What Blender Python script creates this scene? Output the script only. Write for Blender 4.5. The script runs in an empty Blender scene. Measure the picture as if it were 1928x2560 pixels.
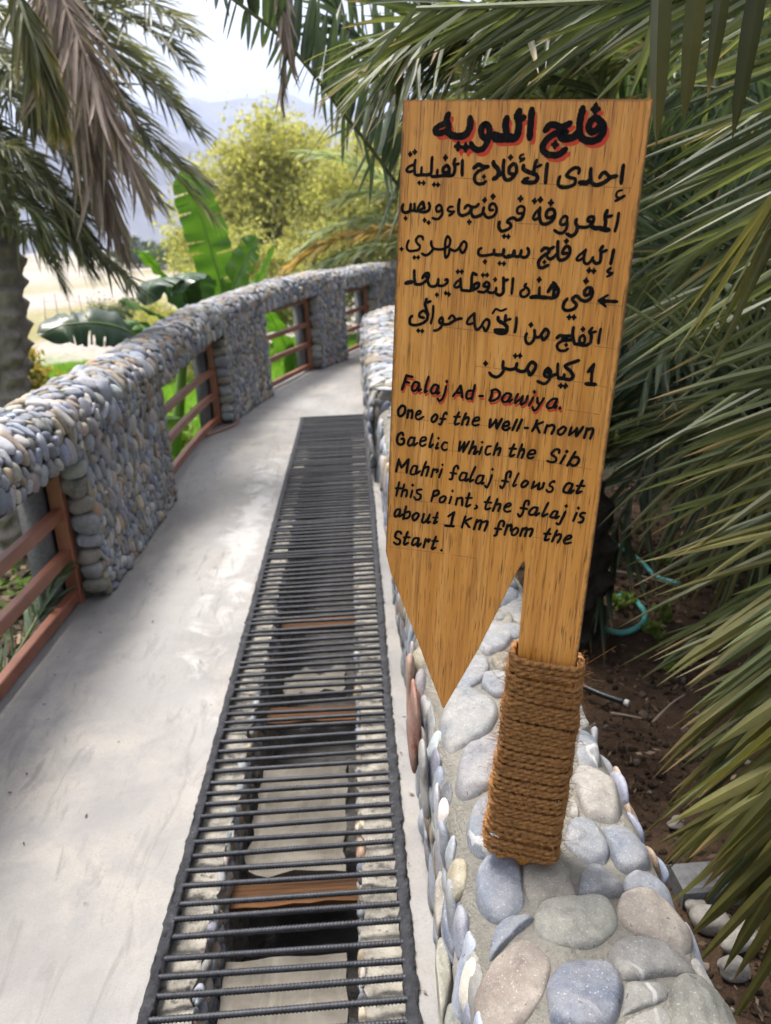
import bpy, math, random
import numpy as np
from mathutils import Vector, Matrix, kdtree
R = math.radians
rng = np.random.default_rng(7)
random.seed(7)
scene = bpy.context.scene

# ---------------------------------------------------------------- camera
FPX, CXP, CYP, CAMH = 1926.0, 964.0, 1280.0, 1.55      # the phone's focal length and centre in photo pixels
DN = np.array([.045, 1, .361]); DN /= np.linalg.norm(DN)
FY = np.array([-88, -691, 1926.]); FY -= DN * (FY @ DN); FY /= np.linalg.norm(FY)
FX = np.cross(DN, FY)
CAM = np.array([0, 0, CAMH])
cd = bpy.data.cameras.new('camera'); cam = bpy.data.objects.new('camera', cd); scene.collection.objects.link(cam)
cam.matrix_world = Matrix(((FX[0], -FX[1], -FX[2], 0), (FY[0], -FY[1], -FY[2], 0), (-DN[0], DN[1], DN[2], CAMH), (0, 0, 0, 1)))
cd.sensor_width = 36; cd.lens = 36 * FPX / 2560; cd.clip_start = .02; cd.clip_end = 12000
cd.dof.use_dof = True; cd.dof.focus_distance = 1.28; cd.dof.aperture_fstop = 5.0
scene.camera = cam

# ---------------------------------------------------------------- light
SUN_EL, SUN_AZ = 70, 318           # azimuth clockwise from +Y: high on the left
w = bpy.data.worlds.new('World'); scene.world = w; w.use_nodes = True
nt = w.node_tree; bg = nt.nodes['Background']
sky = nt.nodes.new('ShaderNodeTexSky'); sky.sky_type = 'NISHITA'; sky.sun_disc = False
sky.sun_elevation = R(SUN_EL); sky.sun_rotation = R(SUN_AZ)
sky.air_density = 1.0; sky.dust_density = 7.0; sky.ozone_density = 1.0
hs = nt.nodes.new('ShaderNodeHueSaturation'); hs.inputs['Saturation'].default_value = .38
nt.links.new(sky.outputs[0], hs.inputs['Color']); nt.links.new(hs.outputs[0], bg.inputs[0])
bg.inputs[1].default_value = .12
sd = bpy.data.lights.new('sun', 'SUN'); sun = bpy.data.objects.new('sun', sd); scene.collection.objects.link(sun)
sd.energy = 2.4; sd.angle = R(15); sd.color = (1, .95, .88)
az, el = R(SUN_AZ), R(SUN_EL)
sv = Vector((math.sin(az) * math.cos(el), math.cos(az) * math.cos(el), math.sin(el)))
sun.rotation_euler = sv.to_track_quat('Z', 'Y').to_euler()
scene.view_settings.view_transform = 'Standard'; scene.view_settings.look = 'None'
scene.view_settings.exposure = 1.55; scene.view_settings.gamma = 1

# ---------------------------------------------------------------- helpers
def ray(px, py):                      # photo pixels (1666 wide view) to a direction
    c = np.array([px * 1.1573 - CXP, py * 1.1573 - CYP, FPX])
    return np.array([c @ FX, c @ FY, -(c @ DN)])
def P(px, py, Y):                     # point seen at (px, py) that lies Y metres ahead
    r = ray(px, py); return CAM + r * (Y / r[1])
def PZ(px, py, z):                    # point seen at (px, py) at height z
    r = ray(px, py); return CAM + r * ((z - CAMH) / r[2])

def mk(name, V, F, mats, parent=None, midx=None, attrs=None, smooth=True):
    """F: list of int arrays (n, k); midx: material index per array"""
    me = bpy.data.meshes.new(name)
    V = np.asarray(V, np.float32); F = [np.asarray(f, np.int32) for f in F if len(f)]
    me.vertices.add(len(V)); me.vertices.foreach_set('co', V.ravel())
    nl = sum(f.size for f in F); npoly = sum(len(f) for f in F)
    me.loops.add(nl); me.loops.foreach_set('vertex_index', np.concatenate([f.ravel() for f in F]))
    me.polygons.add(npoly)
    tot = np.concatenate([np.full(len(f), f.shape[1], np.int32) for f in F])
    st = np.concatenate([[0], np.cumsum(tot)[:-1]]).astype(np.int32)
    me.polygons.foreach_set('loop_start', st)
    me.update(calc_edges=True)
    mats = mats if isinstance(mats, (list, tuple)) else [mats]
    for m in mats: me.materials.append(m)
    if midx is not None:
        mi = np.concatenate([np.full(len(f), m, np.int32) if np.isscalar(m) else np.asarray(m, np.int32) for f, m in zip(F, midx)])
        me.polygons.foreach_set('material_index', mi)
    me.polygons.foreach_set('use_smooth', np.full(npoly, bool(smooth)))
    for k, a in (attrs or {}).items():
        a = np.asarray(a, np.float32)
        if a.ndim == 1:
            at = me.attributes.new(k, 'FLOAT', 'POINT'); at.data.foreach_set('value', a)
        else:
            at = me.attributes.new(k, 'FLOAT_COLOR', 'POINT')
            if a.shape[1] == 3: a = np.hstack([a, np.ones((len(a), 1), np.float32)])
            at.data.foreach_set('color', a.ravel())
    me.validate()
    o = bpy.data.objects.new(name, me); scene.collection.objects.link(o)
    if parent is not None: o.parent = parent
    return o
class MB:                              # collects pieces into one mesh
    def __init__(s): s.V = []; s.F = []; s.m = []; s.n = 0; s.A = {}
    def add(s, V, F, m=0, **at):
        V = np.asarray(V, float)
        for f in (F if isinstance(F, list) else [F]):
            s.F.append(np.asarray(f) + s.n); s.m.append(m)
        s.V.append(V); s.n += len(V)
        for k, a in at.items(): s.A.setdefault(k, []).append(a)
        return s
    def build(s, name, mats, parent=None, smooth=True):
        return mk(name, np.vstack(s.V), s.F, mats, parent, s.m, {k: np.concatenate(v) for k, v in s.A.items()}, smooth)
BOXF = np.array([[0, 3, 2, 1], [4, 5, 6, 7], [0, 1, 5, 4], [1, 2, 6, 5], [2, 3, 7, 6], [3, 0, 4, 7]])
def box(c, ex, ey, ez):                # centre and three half-extent vectors
    c, ex, ey, ez = map(lambda a: np.asarray(a, float), (c, ex, ey, ez))
    V = [c - ex - ey - ez, c + ex - ey - ez, c + ex + ey - ez, c - ex + ey - ez, c - ex - ey + ez, c + ex - ey + ez, c + ex + ey + ez, c - ex + ey + ez]
    return np.array(V), BOXF
def bevbox(c, ex, ey, ez, b):          # box with bevelled long edges (profile in ey/ez, swept along ex)
    c, ex, ey, ez = map(lambda a: np.asarray(a, float), (c, ex, ey, ez))
    ly, lz = np.linalg.norm(ey), np.linalg.norm(ez); yu, zu = ey / ly, ez / lz
    pr = [(ly, lz - b), (ly - b, lz), (-ly + b, lz), (-ly, lz - b), (-ly, -lz + b), (-ly + b, -lz), (ly - b, -lz), (ly, -lz + b)]
    V = [c + s * ex + yu * a + zu * d for s in (-1, 1) for a, d in pr]
    return np.array(V), [np.array([[i, (i + 1) % 8, 8 + (i + 1) % 8, 8 + i] for i in range(8)]), np.array([[7, 6, 5, 4, 3, 2, 1, 0], [8, 9, 10, 11, 12, 13, 14, 15]])]
def smooth_curve(pts, n):              # Catmull-Rom through pts (k, d), n samples by chord length
    p = np.asarray(pts, float)
    if len(p) == 2: return p[0] + (p[1] - p[0]) * np.linspace(0, 1, n)[:, None]
    p = np.vstack([2 * p[0] - p[1], p, 2 * p[-1] - p[-2]])
    out = []
    m = max(2, int(math.ceil(n * 2 / (len(p) - 3))))
    for i in range(1, len(p) - 2):
        t = np.linspace(0, 1, m, endpoint=False)[:, None]
        out.append(.5 * (2 * p[i] + (p[i + 1] - p[i - 1]) * t + (2 * p[i - 1] - 5 * p[i] + 4 * p[i + 1] - p[i + 2]) * t ** 2 + (3 * p[i] - p[i - 1] - 3 * p[i + 1] + p[i + 2]) * t ** 3))
    q = np.vstack(out + [p[-2:-1]])
    s = np.concatenate([[0], np.cumsum(np.linalg.norm(np.diff(q, axis=0), axis=1))])
    u = np.linspace(0, s[-1], n)
    return np.stack([np.interp(u, s, q[:, k]) for k in range(q.shape[1])], 1)
def unit(a): return a / np.maximum(np.linalg.norm(a, axis=-1, keepdims=True), 1e-9)
def tube(path, rad, k=8, cap=True, closed=False):
    p = np.asarray(path, float); n = len(p)
    T = unit(np.gradient(p, axis=0))
    ref = np.array([0, 0, 1.]) if abs(T[:, 2]).mean() < .8 else np.array([0, 1., 0])
    A = unit(np.cross(T, ref)); B = np.cross(T, A)
    r = np.broadcast_to(np.asarray(rad, float), (n,)) if np.ndim(rad) < 2 else rad
    th = np.linspace(0, 2 * np.pi, k, endpoint=False)
    rr = r[:, None] if np.ndim(r) == 1 else r
    V = p[:, None] + rr[..., None] * (np.cos(th)[None, :, None] * A[:, None] + np.sin(th)[None, :, None] * B[:, None])
    i = np.arange(n - 1)[:, None] * k; j = np.arange(k)[None]; j2 = (j + 1) % k
    F = [np.stack([i + j, i + j2, i + k + j2, i + k + j], -1).reshape(-1, 4)]
    if cap: F.append(np.array([np.arange(k)[::-1], (n - 1) * k + np.arange(k)]))
    return V.reshape(-1, 3), F
def grid_faces(n, m, wrap=False):
    i = np.arange(n - 1)[:, None] * m; j = np.arange(m if wrap else m - 1)[None]; j2 = (j + 1) % m
    return np.stack([i + j, i + j2, i + m + j2, i + m + j], -1).reshape(-1, 4)
def vnoise(p, seed=0):                 # cheap smooth noise of points, about -1..1
    r = np.random.default_rng(seed); o = np.zeros(len(p))
    for k in range(6):
        d = unit(r.normal(size=3)) * r.uniform(.6, 1.7); o += np.sin(p @ d * 2 * np.pi + r.uniform(0, 6.28))
    return o / 3
def empty(name, loc=(0, 0, 0)):
    o = bpy.data.objects.new(name, None); o.empty_display_size = .1; o.location = loc; scene.collection.objects.link(o); return o
def tag(o, label=None, cat=None, group=None, kind=None):
    for k, v in (('label', label), ('category', cat), ('group', group), ('kind', kind)):
        if v: o[k] = v
    return o
def at_root(root, *objs):              # the parts' meshes are in world space; hang them on their thing without moving them
    for o in objs:
        o.parent = root; o.matrix_parent_inverse = Matrix.Translation(root.location).inverted()

# ---------------------------------------------------------------- materials
class NT:
    def __init__(s, name, rough=.7, spec=.5):
        s.m = bpy.data.materials.new(name); s.m.use_nodes = True; s.t = s.m.node_tree; s.b = s.t.nodes['Principled BSDF']
        s.b.inputs['Roughness'].default_value = rough; s.b.inputs['Specular IOR Level'].default_value = spec
    def n(s, ty, **kw):
        x = s.t.nodes.new('ShaderNode' + ty)
        for k, v in kw.items():
            if k.startswith('i_'): x.inputs[k[2:].replace('_', ' ')].default_value = v
            else: setattr(x, k, v)
        return x
    def l(s, a, b): s.t.links.new(a, b)
    def noise(s, scale, detail=4, rough=.6, vec=None, dist=0):
        x = s.n('TexNoise', i_Scale=scale, i_Detail=detail, i_Roughness=rough, i_Distortion=dist)
        if vec is not None: s.l(vec, x.inputs['Vector'])
        return x.outputs['Fac']
    def obj(s, sc=(1, 1, 1)):
        tc = s.n('TexCoord'); mp = s.n('Mapping'); mp.inputs['Scale'].default_value = sc
        s.l(tc.outputs['Object'], mp.inputs['Vector']); return mp.outputs[0]
    def ramp(s, fac, *st):
        r = s.n('ValToRGB'); e = r.color_ramp.elements
        while len(e) < len(st): e.new(.5)
        for q, (p, c) in zip(e, st): q.position = p; q.color = (c, c, c, 1) if np.isscalar(c) else (*c[:3], 1)
        s.l(fac, r.inputs[0]); return r.outputs[0]
    def mix(s, f, a, b, mode='MIX'):
        x = s.n('Mix', data_type='RGBA', blend_type=mode)
        for v, k in ((f, 0), (a, 6), (b, 7)):
            if hasattr(v, 'is_output'): s.l(v, x.inputs[k])
            else: x.inputs[k].default_value = v if k == 0 else (*v[:3], 1)
        return x.outputs[2]
    def math(s, op, a, b=0, c=0):
        x = s.n('Math', operation=op)
        for v, k in ((a, 0), (b, 1), (c, 2)):
            if hasattr(v, 'is_output'): s.l(v, x.inputs[k])
            else: x.inputs[k].default_value = v
        return x.outputs[0]
    def attr(s, name):
        a = s.n('Attribute', attribute_name=name); return a
    def bump(s, h, dist=.002, st=.5, prev=None):
        b = s.n('Bump'); b.inputs['Distance'].default_value = dist; b.inputs['Strength'].default_value = st
        s.l(h, b.inputs['Height'])
        if prev is not None: s.l(prev, b.inputs['Normal'])
        s.l(b.outputs[0], s.b.inputs['Normal']); return b.outputs[0]
    def col(s, c):
        if hasattr(c, 'is_output'): s.l(c, s.b.inputs['Base Color'])
        else: s.b.inputs['Base Color'].default_value = (*c, 1)
    def rough(s, c): s.l(c, s.b.inputs['Roughness'])

def m_leaf(name, c1, c2, trans=.25, rough=.45, spec=.5):
    t = NT(name, rough, spec); a = t.attr('rnd').outputs['Fac']
    n = t.noise(35, 3, .6, t.obj((1, 1, 1)))
    c = t.ramp(a, (0, c1), (1, c2)); c = t.mix(t.math('MULTIPLY', n, .5), c, tuple(x * .55 for x in c1))
    c = t.mix(t.attr('tip').outputs['Fac'], c, (.24, .165, .075))
    t.col(c)
    tr = t.n('BsdfTranslucent'); ms = t.n('MixShader'); ms.inputs[0].default_value = trans
    k = t.mix(1, c, (1.5, 1.5, .9), 'MULTIPLY'); t.l(k, tr.inputs[0])
    out = t.t.nodes['Material Output']; t.l(t.b.outputs[0], ms.inputs[1]); t.l(tr.outputs[0], ms.inputs[2]); t.l(ms.outputs[0], out.inputs[0])
    return t.m

def m_stone(name, fine=90, bump=.0016, dust=.75):
    t = NT(name, .75, .25); a = t.attr('Col').outputs['Color']; ov = t.obj()
    n1 = t.noise(11, 6, .65, ov, .4); n2 = t.noise(fine, 5, .7, ov); n3 = t.noise(fine * 5, 3, .65, ov); n5 = t.noise(30, 6, .7, ov, .8)
    c = t.mix(t.ramp(n1, (.38, 0), (.68, dust)), a, t.mix(.55, a, (.36, .335, .29)))
    c = t.mix(t.ramp(n5, (.48, 0), (.7, .65)), c, t.mix(1, c, (.60, .60, .64), 'MULTIPLY'))
    c = t.mix(t.ramp(n2, (.5, 0), (.75, .6)), c, t.mix(1, c, (1.5, 1.48, 1.42), 'MULTIPLY'))
    c = t.mix(t.ramp(n3, (.50, 0), (.72, .6)), c, t.mix(1, c, (.55, .55, .58), 'MULTIPLY'))
    c = t.mix(t.ramp(t.noise(fine * 3.5, 2, .5, ov), (.62, 0), (.72, .5)), c, (.42, .41, .39))
    c = t.mix(t.ramp(t.noise(fine * 1.3, 2, .5, ov, .4), (.25, .85), (.30, 0)), c, (.06, .055, .05))
    w_ = t.n('TexWave', i_Scale=3.1, i_Distortion=9, i_Detail=4); w_.inputs['Detail Scale'].default_value = 1.6; t.l(ov, w_.inputs['Vector'])
    vein = t.math('MULTIPLY', t.ramp(w_.outputs['Fac'], (.965, 0), (.985, 1)), t.ramp(t.noise(4, 2, .5, ov), (.60, 0), (.68, .5)))
    c = t.mix(vein, c, (.45, .44, .42))
    t.col(c); t.bump(t.math('ADD', t.math('MULTIPLY', n5, .9), t.math('ADD', n2, t.math('MULTIPLY', n3, .4))), bump, .9)
    return t.m
M = {}
M['pebble'] = m_stone('river_pebbles', 60, .001)
M['cobble'] = m_stone('wall_cobbles', 75, .0018)
t = NT('mortar', .9, .2); ov = t.obj(); n = t.noise(9, 6, .65, ov); n2 = t.noise(120, 5, .7, ov)
c = t.ramp(n, (.3, (.19, .18, .155)), (.7, (.335, .315, .27)))
c = t.mix(t.ramp(t.noise(45, 3, .6, ov), (.3, .7), (.4, 0)), c, (.17, .16, .14)); t.col(c)
t.bump(t.math('ADD', n2, t.math('MULTIPLY', t.noise(30, 6, .75, ov), 1.6)), .010, 1.0); M['mortar'] = t.m
t = NT('dark_mortar', .95, .2); t.col(t.ramp(t.noise(30, 5, .6, t.obj()), (.3, (.03, .029, .027)), (.7, (.085, .08, .073)))); t.bump(t.noise(90, 4, .7, t.obj()), .004, .8); M['mortar_dark'] = t.m
t = NT('grey_concrete', .9, .2); t.col(t.ramp(t.noise(60, 5, .7, t.obj()), (.3, (.10, .10, .105)), (.7, (.17, .17, .175)))); t.bump(t.noise(160, 4, .7, t.obj()), .003, .8); M['conc'] = t.m

t = NT('walkway_concrete', .72, .4); ov = t.obj()
n1 = t.noise(1.6, 6, .6, ov, .6); n2 = t.noise(7, 6, .65, ov, .5); n3 = t.noise(60, 4, .6, ov); ns = t.noise(.55, 5, .55, ov, 1.2)
c = t.ramp(n1, (.32, (.138, .131, .126)), (.5, (.198, .19, .18)), (.70, (.275, .255, .225)))
c = t.mix(t.ramp(n2, (.45, 0), (.68, .7)), c, (.155, .15, .152))
c = t.mix(t.ramp(ns, (.48, 0), (.62, .55)), c, (.27, .265, .262))
# lime bloom along the grate: a real stain with a ragged edge
sp = t.n('SeparateXYZ'); tc = t.n('TexCoord'); t.l(tc.outputs['Object'], sp.inputs[0])
band = t.math('SUBTRACT', 1, t.math('ABSOLUTE', t.math('DIVIDE', t.math('ADD', sp.outputs[0], .68), .17)))
yw = t.math('SUBTRACT', 1, t.math('ABSOLUTE', t.math('DIVIDE', t.math('SUBTRACT', sp.outputs[1], 4.2), 2.3)))
st = t.math('ADD', t.math('MINIMUM', band, yw), t.math('MULTIPLY', t.math('SUBTRACT', t.noise(5, 7, .65, ov, .8), .5), 2.6))
c = t.mix(t.ramp(st, (.40, 0), (.80, .7)), c, (.36, .352, .345))
c = t.mix(t.ramp(t.noise(22, 2, .5, ov), (.22, .8), (.27, 0)), c, (.13, .10, .08))
# fine cracks
vo = t.n('TexVoronoi', feature='DISTANCE_TO_EDGE', i_Scale=.9); dm = t.n('VectorMath', operation='ADD'); nn = t.n('TexNoise', i_Scale=2.5, i_Detail=5)
t.l(ov, nn.inputs['Vector']); vs = t.n('VectorMath', operation='SCALE'); vs.inputs[3].default_value = .5; t.l(nn.outputs['Color'], vs.inputs[0]); t.l(ov, dm.inputs[0]); t.l(vs.outputs[0], dm.inputs[1]); t.l(dm.outputs[0], vo.inputs['Vector'])
crack = t.ramp(vo.outputs[0], (0, 1), (.004, 0)); c = t.mix(t.math('MULTIPLY', crack, .35), c, (.2, .19, .18))
gr = t.noise(210, 3, .7, ov); c = t.mix(t.ramp(gr, (.52, 0), (.72, .55)), c, (.115, .108, .10)); c = t.mix(t.ramp(t.noise(95, 3, .7, ov), (.6, 0), (.78, .22)), c, (.35, .34, .325))
sc_ = t.noise(1, 5, .7, t.obj((14, 3.2, 1)), 1.5); c = t.mix(t.ramp(sc_, (.54, 0), (.68, .65)), c, (.125, .118, .112))
t.col(c); t.rough(t.ramp(n1, (.3, .5), (.7, .85)))
t.bump(t.math('ADD', t.math('MULTIPLY', n2, .8), t.math('ADD', t.math('MULTIPLY', n3, .3), t.math('MULTIPLY', gr, .18))), .008, .7); M['walk'] = t.m

t = NT('painted_wood', .42, .5); ov = t.obj((1, 1, 1))
g1 = t.noise(1, 5, .6, t.obj((38, 1.6, 38))); g2 = t.noise(1, 4, .65, t.obj((170, 5, 170))); g3 = t.noise(1, 2, .5, t.obj((520, 22, 520)))
c = t.ramp(g1, (.28, (.50, .19, .028)), (.5, (.63, .275, .054)), (.74, (.75, .37, .10)))
c = t.mix(t.ramp(g2, (.36, .75), (.52, 0)), c, (.33, .125, .026))
c = t.mix(t.ramp(g3, (.33, .8), (.40, 0)), c, (.115, .042, .012))
bl = t.noise(4.5, 5, .6, ov, .6); c = t.mix(t.ramp(bl, (.55, 0), (.75, .5)), c, (.27, .105, .026))
c = t.mix(t.ramp(t.noise(28, 2, .5, t.obj((1, .5, 1))), (.19, .8), (.23, 0)), c, (.075, .03, .012))
# grime rubbed into the board's outer edge
so = t.n('SeparateXYZ'); t.l(ov, so.inputs[0]); e = t.math('MINIMUM', t.math('MINIMUM', t.math('ADD', so.outputs[0], .276), t.math('SUBTRACT', .0355, so.outputs[0])), t.math('ADD', so.outputs[1], 1.167)); e = t.math('SUBTRACT', 1, t.math('DIVIDE', e, .0085)); e = t.math('MAXIMUM', e, -.5)
en = t.math('ADD', e, t.math('MULTIPLY', t.math('SUBTRACT', t.noise(55, 4, .7, ov), .5), 1.1))
c = t.mix(t.ramp(en, (.45, 0), (.95, .85)), c, (.10, .045, .018))
t.col(c); t.rough(t.ramp(g1, (.3, .34), (.7, .52))); t.bump(t.math('ADD', g2, g3), .0006, .6); M['board'] = t.m
def m_paint(name, c, wear, wc):
    t = NT(name, .7, .12); g = t.noise(1, 3, .6, t.obj((420, 60, 420))); b = t.noise(26, 3, .6, t.obj())
    k = t.math('MULTIPLY', t.ramp(g, (.50, 0), (.70, 1)), t.ramp(b, (.42, 0), (.66, wear)))
    t.col(t.mix(k, c, wc)); t.bump(g, .0004, .5); return t.m
M['black'] = m_paint('black_lettering_paint', (.003, .003, .004), .3, (.10, .08, .055))
M['red'] = m_paint('red_lettering_paint', (.52, .055, .03), .7, (.5, .2, .07))
t = NT('scribed_line', .7); t.col((.20, .085, .025)); M['scribe'] = t.m
t = NT('coir_rope', .85, .25); ov = t.obj(); c = t.ramp(t.noise(160, 4, .7, ov), (.3, (.11, .048, .015)), (.7, (.42, .205, .070)))
c = t.mix(t.ramp(t.noise(14, 4, .6, ov), (.4, 0), (.7, .5)), c, (.18, .08, .024)); t.col(c)
t.bump(t.noise(500, 3, .7, ov), .0012, 1); M['rope'] = t.m
t = NT('rebar_steel', .55, .5); ov = t.obj(); c = t.ramp(t.noise(30, 5, .7, ov), (.3, (.007, .008, .010)), (.7, (.028, .031, .041))); t.col(c); t.b.inputs['Metallic'].default_value = .25
t.bump(t.noise(400, 3, .6, ov), .0006, .6); M['rebar'] = t.m
t = NT('bitumen_frame', .8, .4); ov = t.obj(); c = t.ramp(t.noise(40, 6, .7, ov), (.35, (.010, .011, .014)), (.62, (.036, .037, .044)), (.8, (.15, .145, .14))); t.col(c); t.bump(t.noise(130, 5, .7, ov), .008, 1); M['frame'] = t.m
t = NT('brown_paint', .42, .5); ov = t.obj(); c = t.ramp(t.noise(6, 5, .6, ov), (.3, (.175, .062, .032)), (.7, (.26, .098, .054)))
c = t.mix(t.ramp(t.noise(38, 3, .6, ov), (.66, 0), (.74, .6)), c, (.11, .035, .015)); t.col(c); t.bump(t.noise(60, 4, .6, ov), .001, .4); M['brown'] = t.m
t = NT('ledge_cement', .9, .2); ov = t.obj(); c = t.ramp(t.noise(16, 6, .7, ov), (.3, (.10, .095, .085)), (.6, (.31, .29, .25)))
c = t.mix(t.ramp(t.noise(30, 4, .6, ov), (.34, .8), (.42, 0)), c, (.05, .047, .045)); t.col(c); t.bump(t.noise(50, 6, .7, ov), .012, .9); M['ledge'] = t.m
t = NT('cast_slab', .85, .25); ov = t.obj((1, 1, 1)); c = t.ramp(t.noise(8, 6, .6, ov, .5), (.3, (.085, .076, .062)), (.7, (.18, .165, .14)))
c = t.mix(t.ramp(t.noise(1, 5, .6, t.obj((30, 3, 30))), (.55, 0), (.75, .4)), c, (.27, .25, .21)); t.col(c); t.bump(t.noise(80, 5, .7, ov), .003, .6); M['slab'] = t.m
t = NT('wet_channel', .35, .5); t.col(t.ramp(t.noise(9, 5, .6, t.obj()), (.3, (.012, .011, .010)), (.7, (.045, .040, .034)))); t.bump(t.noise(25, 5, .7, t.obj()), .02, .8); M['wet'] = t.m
t = NT('old_plank', .85, .2); c = t.ramp(t.noise(1, 5, .65, t.obj((3, 60, 60))), (.3, (.03, .015, .008)), (.7, (.135, .062, .024))); t.col(c); t.bump(t.noise(1, 4, .6, t.obj((4, 120, 120))), .003, .7); M['plank'] = t.m

M['frond'] = m_leaf('palm_leaflet', (.022, .036, .012), (.165, .19, .075), .36, .45, .38)
M['frond_blue'] = m_leaf('palm_leaflet_glaucous', (.018, .038, .018), (.12, .165, .085), .34, .45, .38)
M['frond_olive'] = m_leaf('palm_leaflet_olive', (.045, .050, .013), (.185, .172, .052), .34, .45, .38)
M['frond_dark'] = m_leaf('palm_leaflet_dark', (.016, .020, .007), (.065, .065, .018), .2, .42, .5)
M['frond_pale'] = m_leaf('pale_palm_leaflet', (.16, .20, .11), (.40, .44, .27), .45, .5, .4)
M['frond_left'] = m_leaf('palm_leaflet_grey_green', (.065, .075, .042), (.31, .315, .205), .42, .45, .5)
M['frond_dead'] = m_leaf('dead_palm_leaflet', (.20, .15, .125), (.46, .375, .325), .15, .8, .2)
M['frond_straw'] = m_leaf('straw_palm_leaflet', (.34, .20, .06), (.60, .42, .19), .45, .7, .3)
M['rachis'] = m_leaf('frond_rib', (.10, .12, .05), (.20, .22, .10), 0, .5)
M['rachis_dead'] = m_leaf('dead_frond_rib', (.24, .18, .14), (.36, .28, .22), 0, .8, .2)
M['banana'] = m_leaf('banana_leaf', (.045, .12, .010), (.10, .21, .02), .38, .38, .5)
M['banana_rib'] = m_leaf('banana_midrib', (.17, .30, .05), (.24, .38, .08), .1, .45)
M['banana_dark'] = m_leaf('dark_banana_leaf', (.014, .042, .016), (.036, .085, .034), .16, .35, .5)  # deep bluish green of the drooping and arching leaves
M['yellow_tree'] = m_leaf('pale_tree_leaf', (.24, .255, .075), (.58, .54, .22), .5, .6, .3)
M['shade_tree'] = m_leaf('bush_leaf', (.03, .05, .015), (.11, .15, .045), .3, .55, .3)
M['orange_bush'] = m_leaf('yellowing_bush_leaf', (.16, .20, .05), (.52, .34, .05), .35, .6, .3)
M['grass'] = m_leaf('lawn_blade', (.10, .23, .012), (.24, .42, .03), .4, .6, .3)
M['weed'] = m_leaf('weed_leaf', (.09, .15, .02), (.22, .30, .05), .35, .6, .3)
t = NT('palm_trunk', .95, .15); ov = t.obj(); c = t.ramp(t.noise(7, 6, .7, ov), (.3, (.17, .15, .13)), (.7, (.40, .355, .31))); c = t.mix(t.ramp(t.noise(1, 4, .7, t.obj((60, 60, 5))), (.5, 0), (.75, .45)), c, (.10, .08, .07)); t.col(c); t.bump(t.noise(1, 5, .7, t.obj((70, 70, 8))), .012, .8); M['trunk'] = t.m
t = NT('dark_trunk', .95, .1); t.col(t.ramp(t.noise(12, 5, .7, t.obj()), (.3, (.012, .010, .008)), (.7, (.05, .04, .03)))); t.bump(t.noise(30, 5, .7, t.obj()), .015, .8); M['trunk_dark'] = t.m
t = NT('bark', .95, .1); t.col(t.ramp(t.noise(12, 5, .7, t.obj()), (.3, (.08, .06, .045)), (.7, (.20, .16, .12)))); M['bark'] = t.m
t = NT('garden_hose', .4, .5); t.col(t.ramp(t.noise(20, 4, .6, t.obj()), (.3, (.045, .22, .20)), (.7, (.09, .34, .31)))); M['hose'] = t.m
t = NT('black_pipe', .4, .5); t.col((.016, .017, .02)); M['pipe'] = t.m
t = NT('white_fitting', .5); t.col((.6, .58, .55)); M['white'] = t.m
# ---------------------------------------------------------------- lie of the land
PY = np.array([-3, 1.0, 2.6, 3.3, 4.75, 6.0, 6.87, 8.08, 9.67, 10.4, 11.6, 13.0, 14.4])
PX = np.array([-1.30, -1.27, -1.235, -1.22, -1.20, -1.19, -1.13, -.90, -.43, -.11, .32, 1.0, 1.9])
_q = smooth_curve(np.stack([PX, PY], 1), 400)
PS = np.concatenate([[0], np.cumsum(np.linalg.norm(np.diff(_q, axis=0), axis=1))])
_T = unit(np.gradient(_q, axis=0)); _N = np.stack([_T[:, 1], -_T[:, 0]], 1)      # _N points onto the walkway
def s_of_y(y): return float(np.interp(y, _q[:, 1], PS))
def path(s, off=0):
    s = np.asarray(s, float); I = lambda a: np.stack([np.interp(s, PS, a[:, 0]), np.interp(s, PS, a[:, 1])], -1)
    n = unit(I(_N)); return I(_q) + n * np.asarray(off)[..., None], n
def x_in(y): return np.interp(y, _q[:, 1], _q[:, 0])
def terrain(x, y):
    d = x_in(np.clip(y, -3, 14.4)) - x                       # metres left of the parapet's inner face
    far = np.clip((y - 14.4), 0, None)
    zl = np.interp(d, [.25, .5, 1.5, 3.5, 9, 16, 30, 60], [-.42, -.5, -.8, -1.05, -1.25, -1.5, -2.6, -3.0])
    zr = np.interp(x, [.4, .55, 2, 8], [-.3, -.16, -.12, .1])
    k = np.clip((x - x_in(np.clip(y, -3, 14.4)) - .2) / .5, 0, 1)
    z = zl * (1 - k) + zr * k
    z = np.where((d < .2) & (x < .45) & (y < 14), -.75, z)
    zf = np.interp(far, [0, 3, 12, 30], [0, -.5, -1.0, -2.6])
    kr = np.clip((x - 3) / 6, 0, 1)
    z = np.where(y > 14.4, np.maximum(-3.0, np.minimum(z, -.3) + zf * (1 - kr) * 1.0), z)
    return z
def axis(a, b, near, far, c0, c1):
    pts = [c0]
    while pts[-1] < b: pts.append(pts[-1] + near + (max(0, pts[-1] - c1)) * far)
    lo = [c0]
    while lo[-1] > a: lo.append(lo[-1] - near - max(0, c0 - lo[-1]) * far)
    return np.array(sorted(set(lo + pts)))
gx = axis(-4500, 4500, .14, .16, -2.6, 2.4); gy = axis(-60, 6000, .16, .13, 0, 14)
GX, GY = np.meshgrid(gx, gy); g = np.stack([GX.ravel(), GY.ravel()], 1)
z = terrain(g[:, 0], g[:, 1])
q3 = np.stack([g[:, 0], g[:, 1], g[:, 0] * 0], 1)
nearm = (np.abs(g[:, 0]) < 14) & (g[:, 1] < 30)
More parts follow.
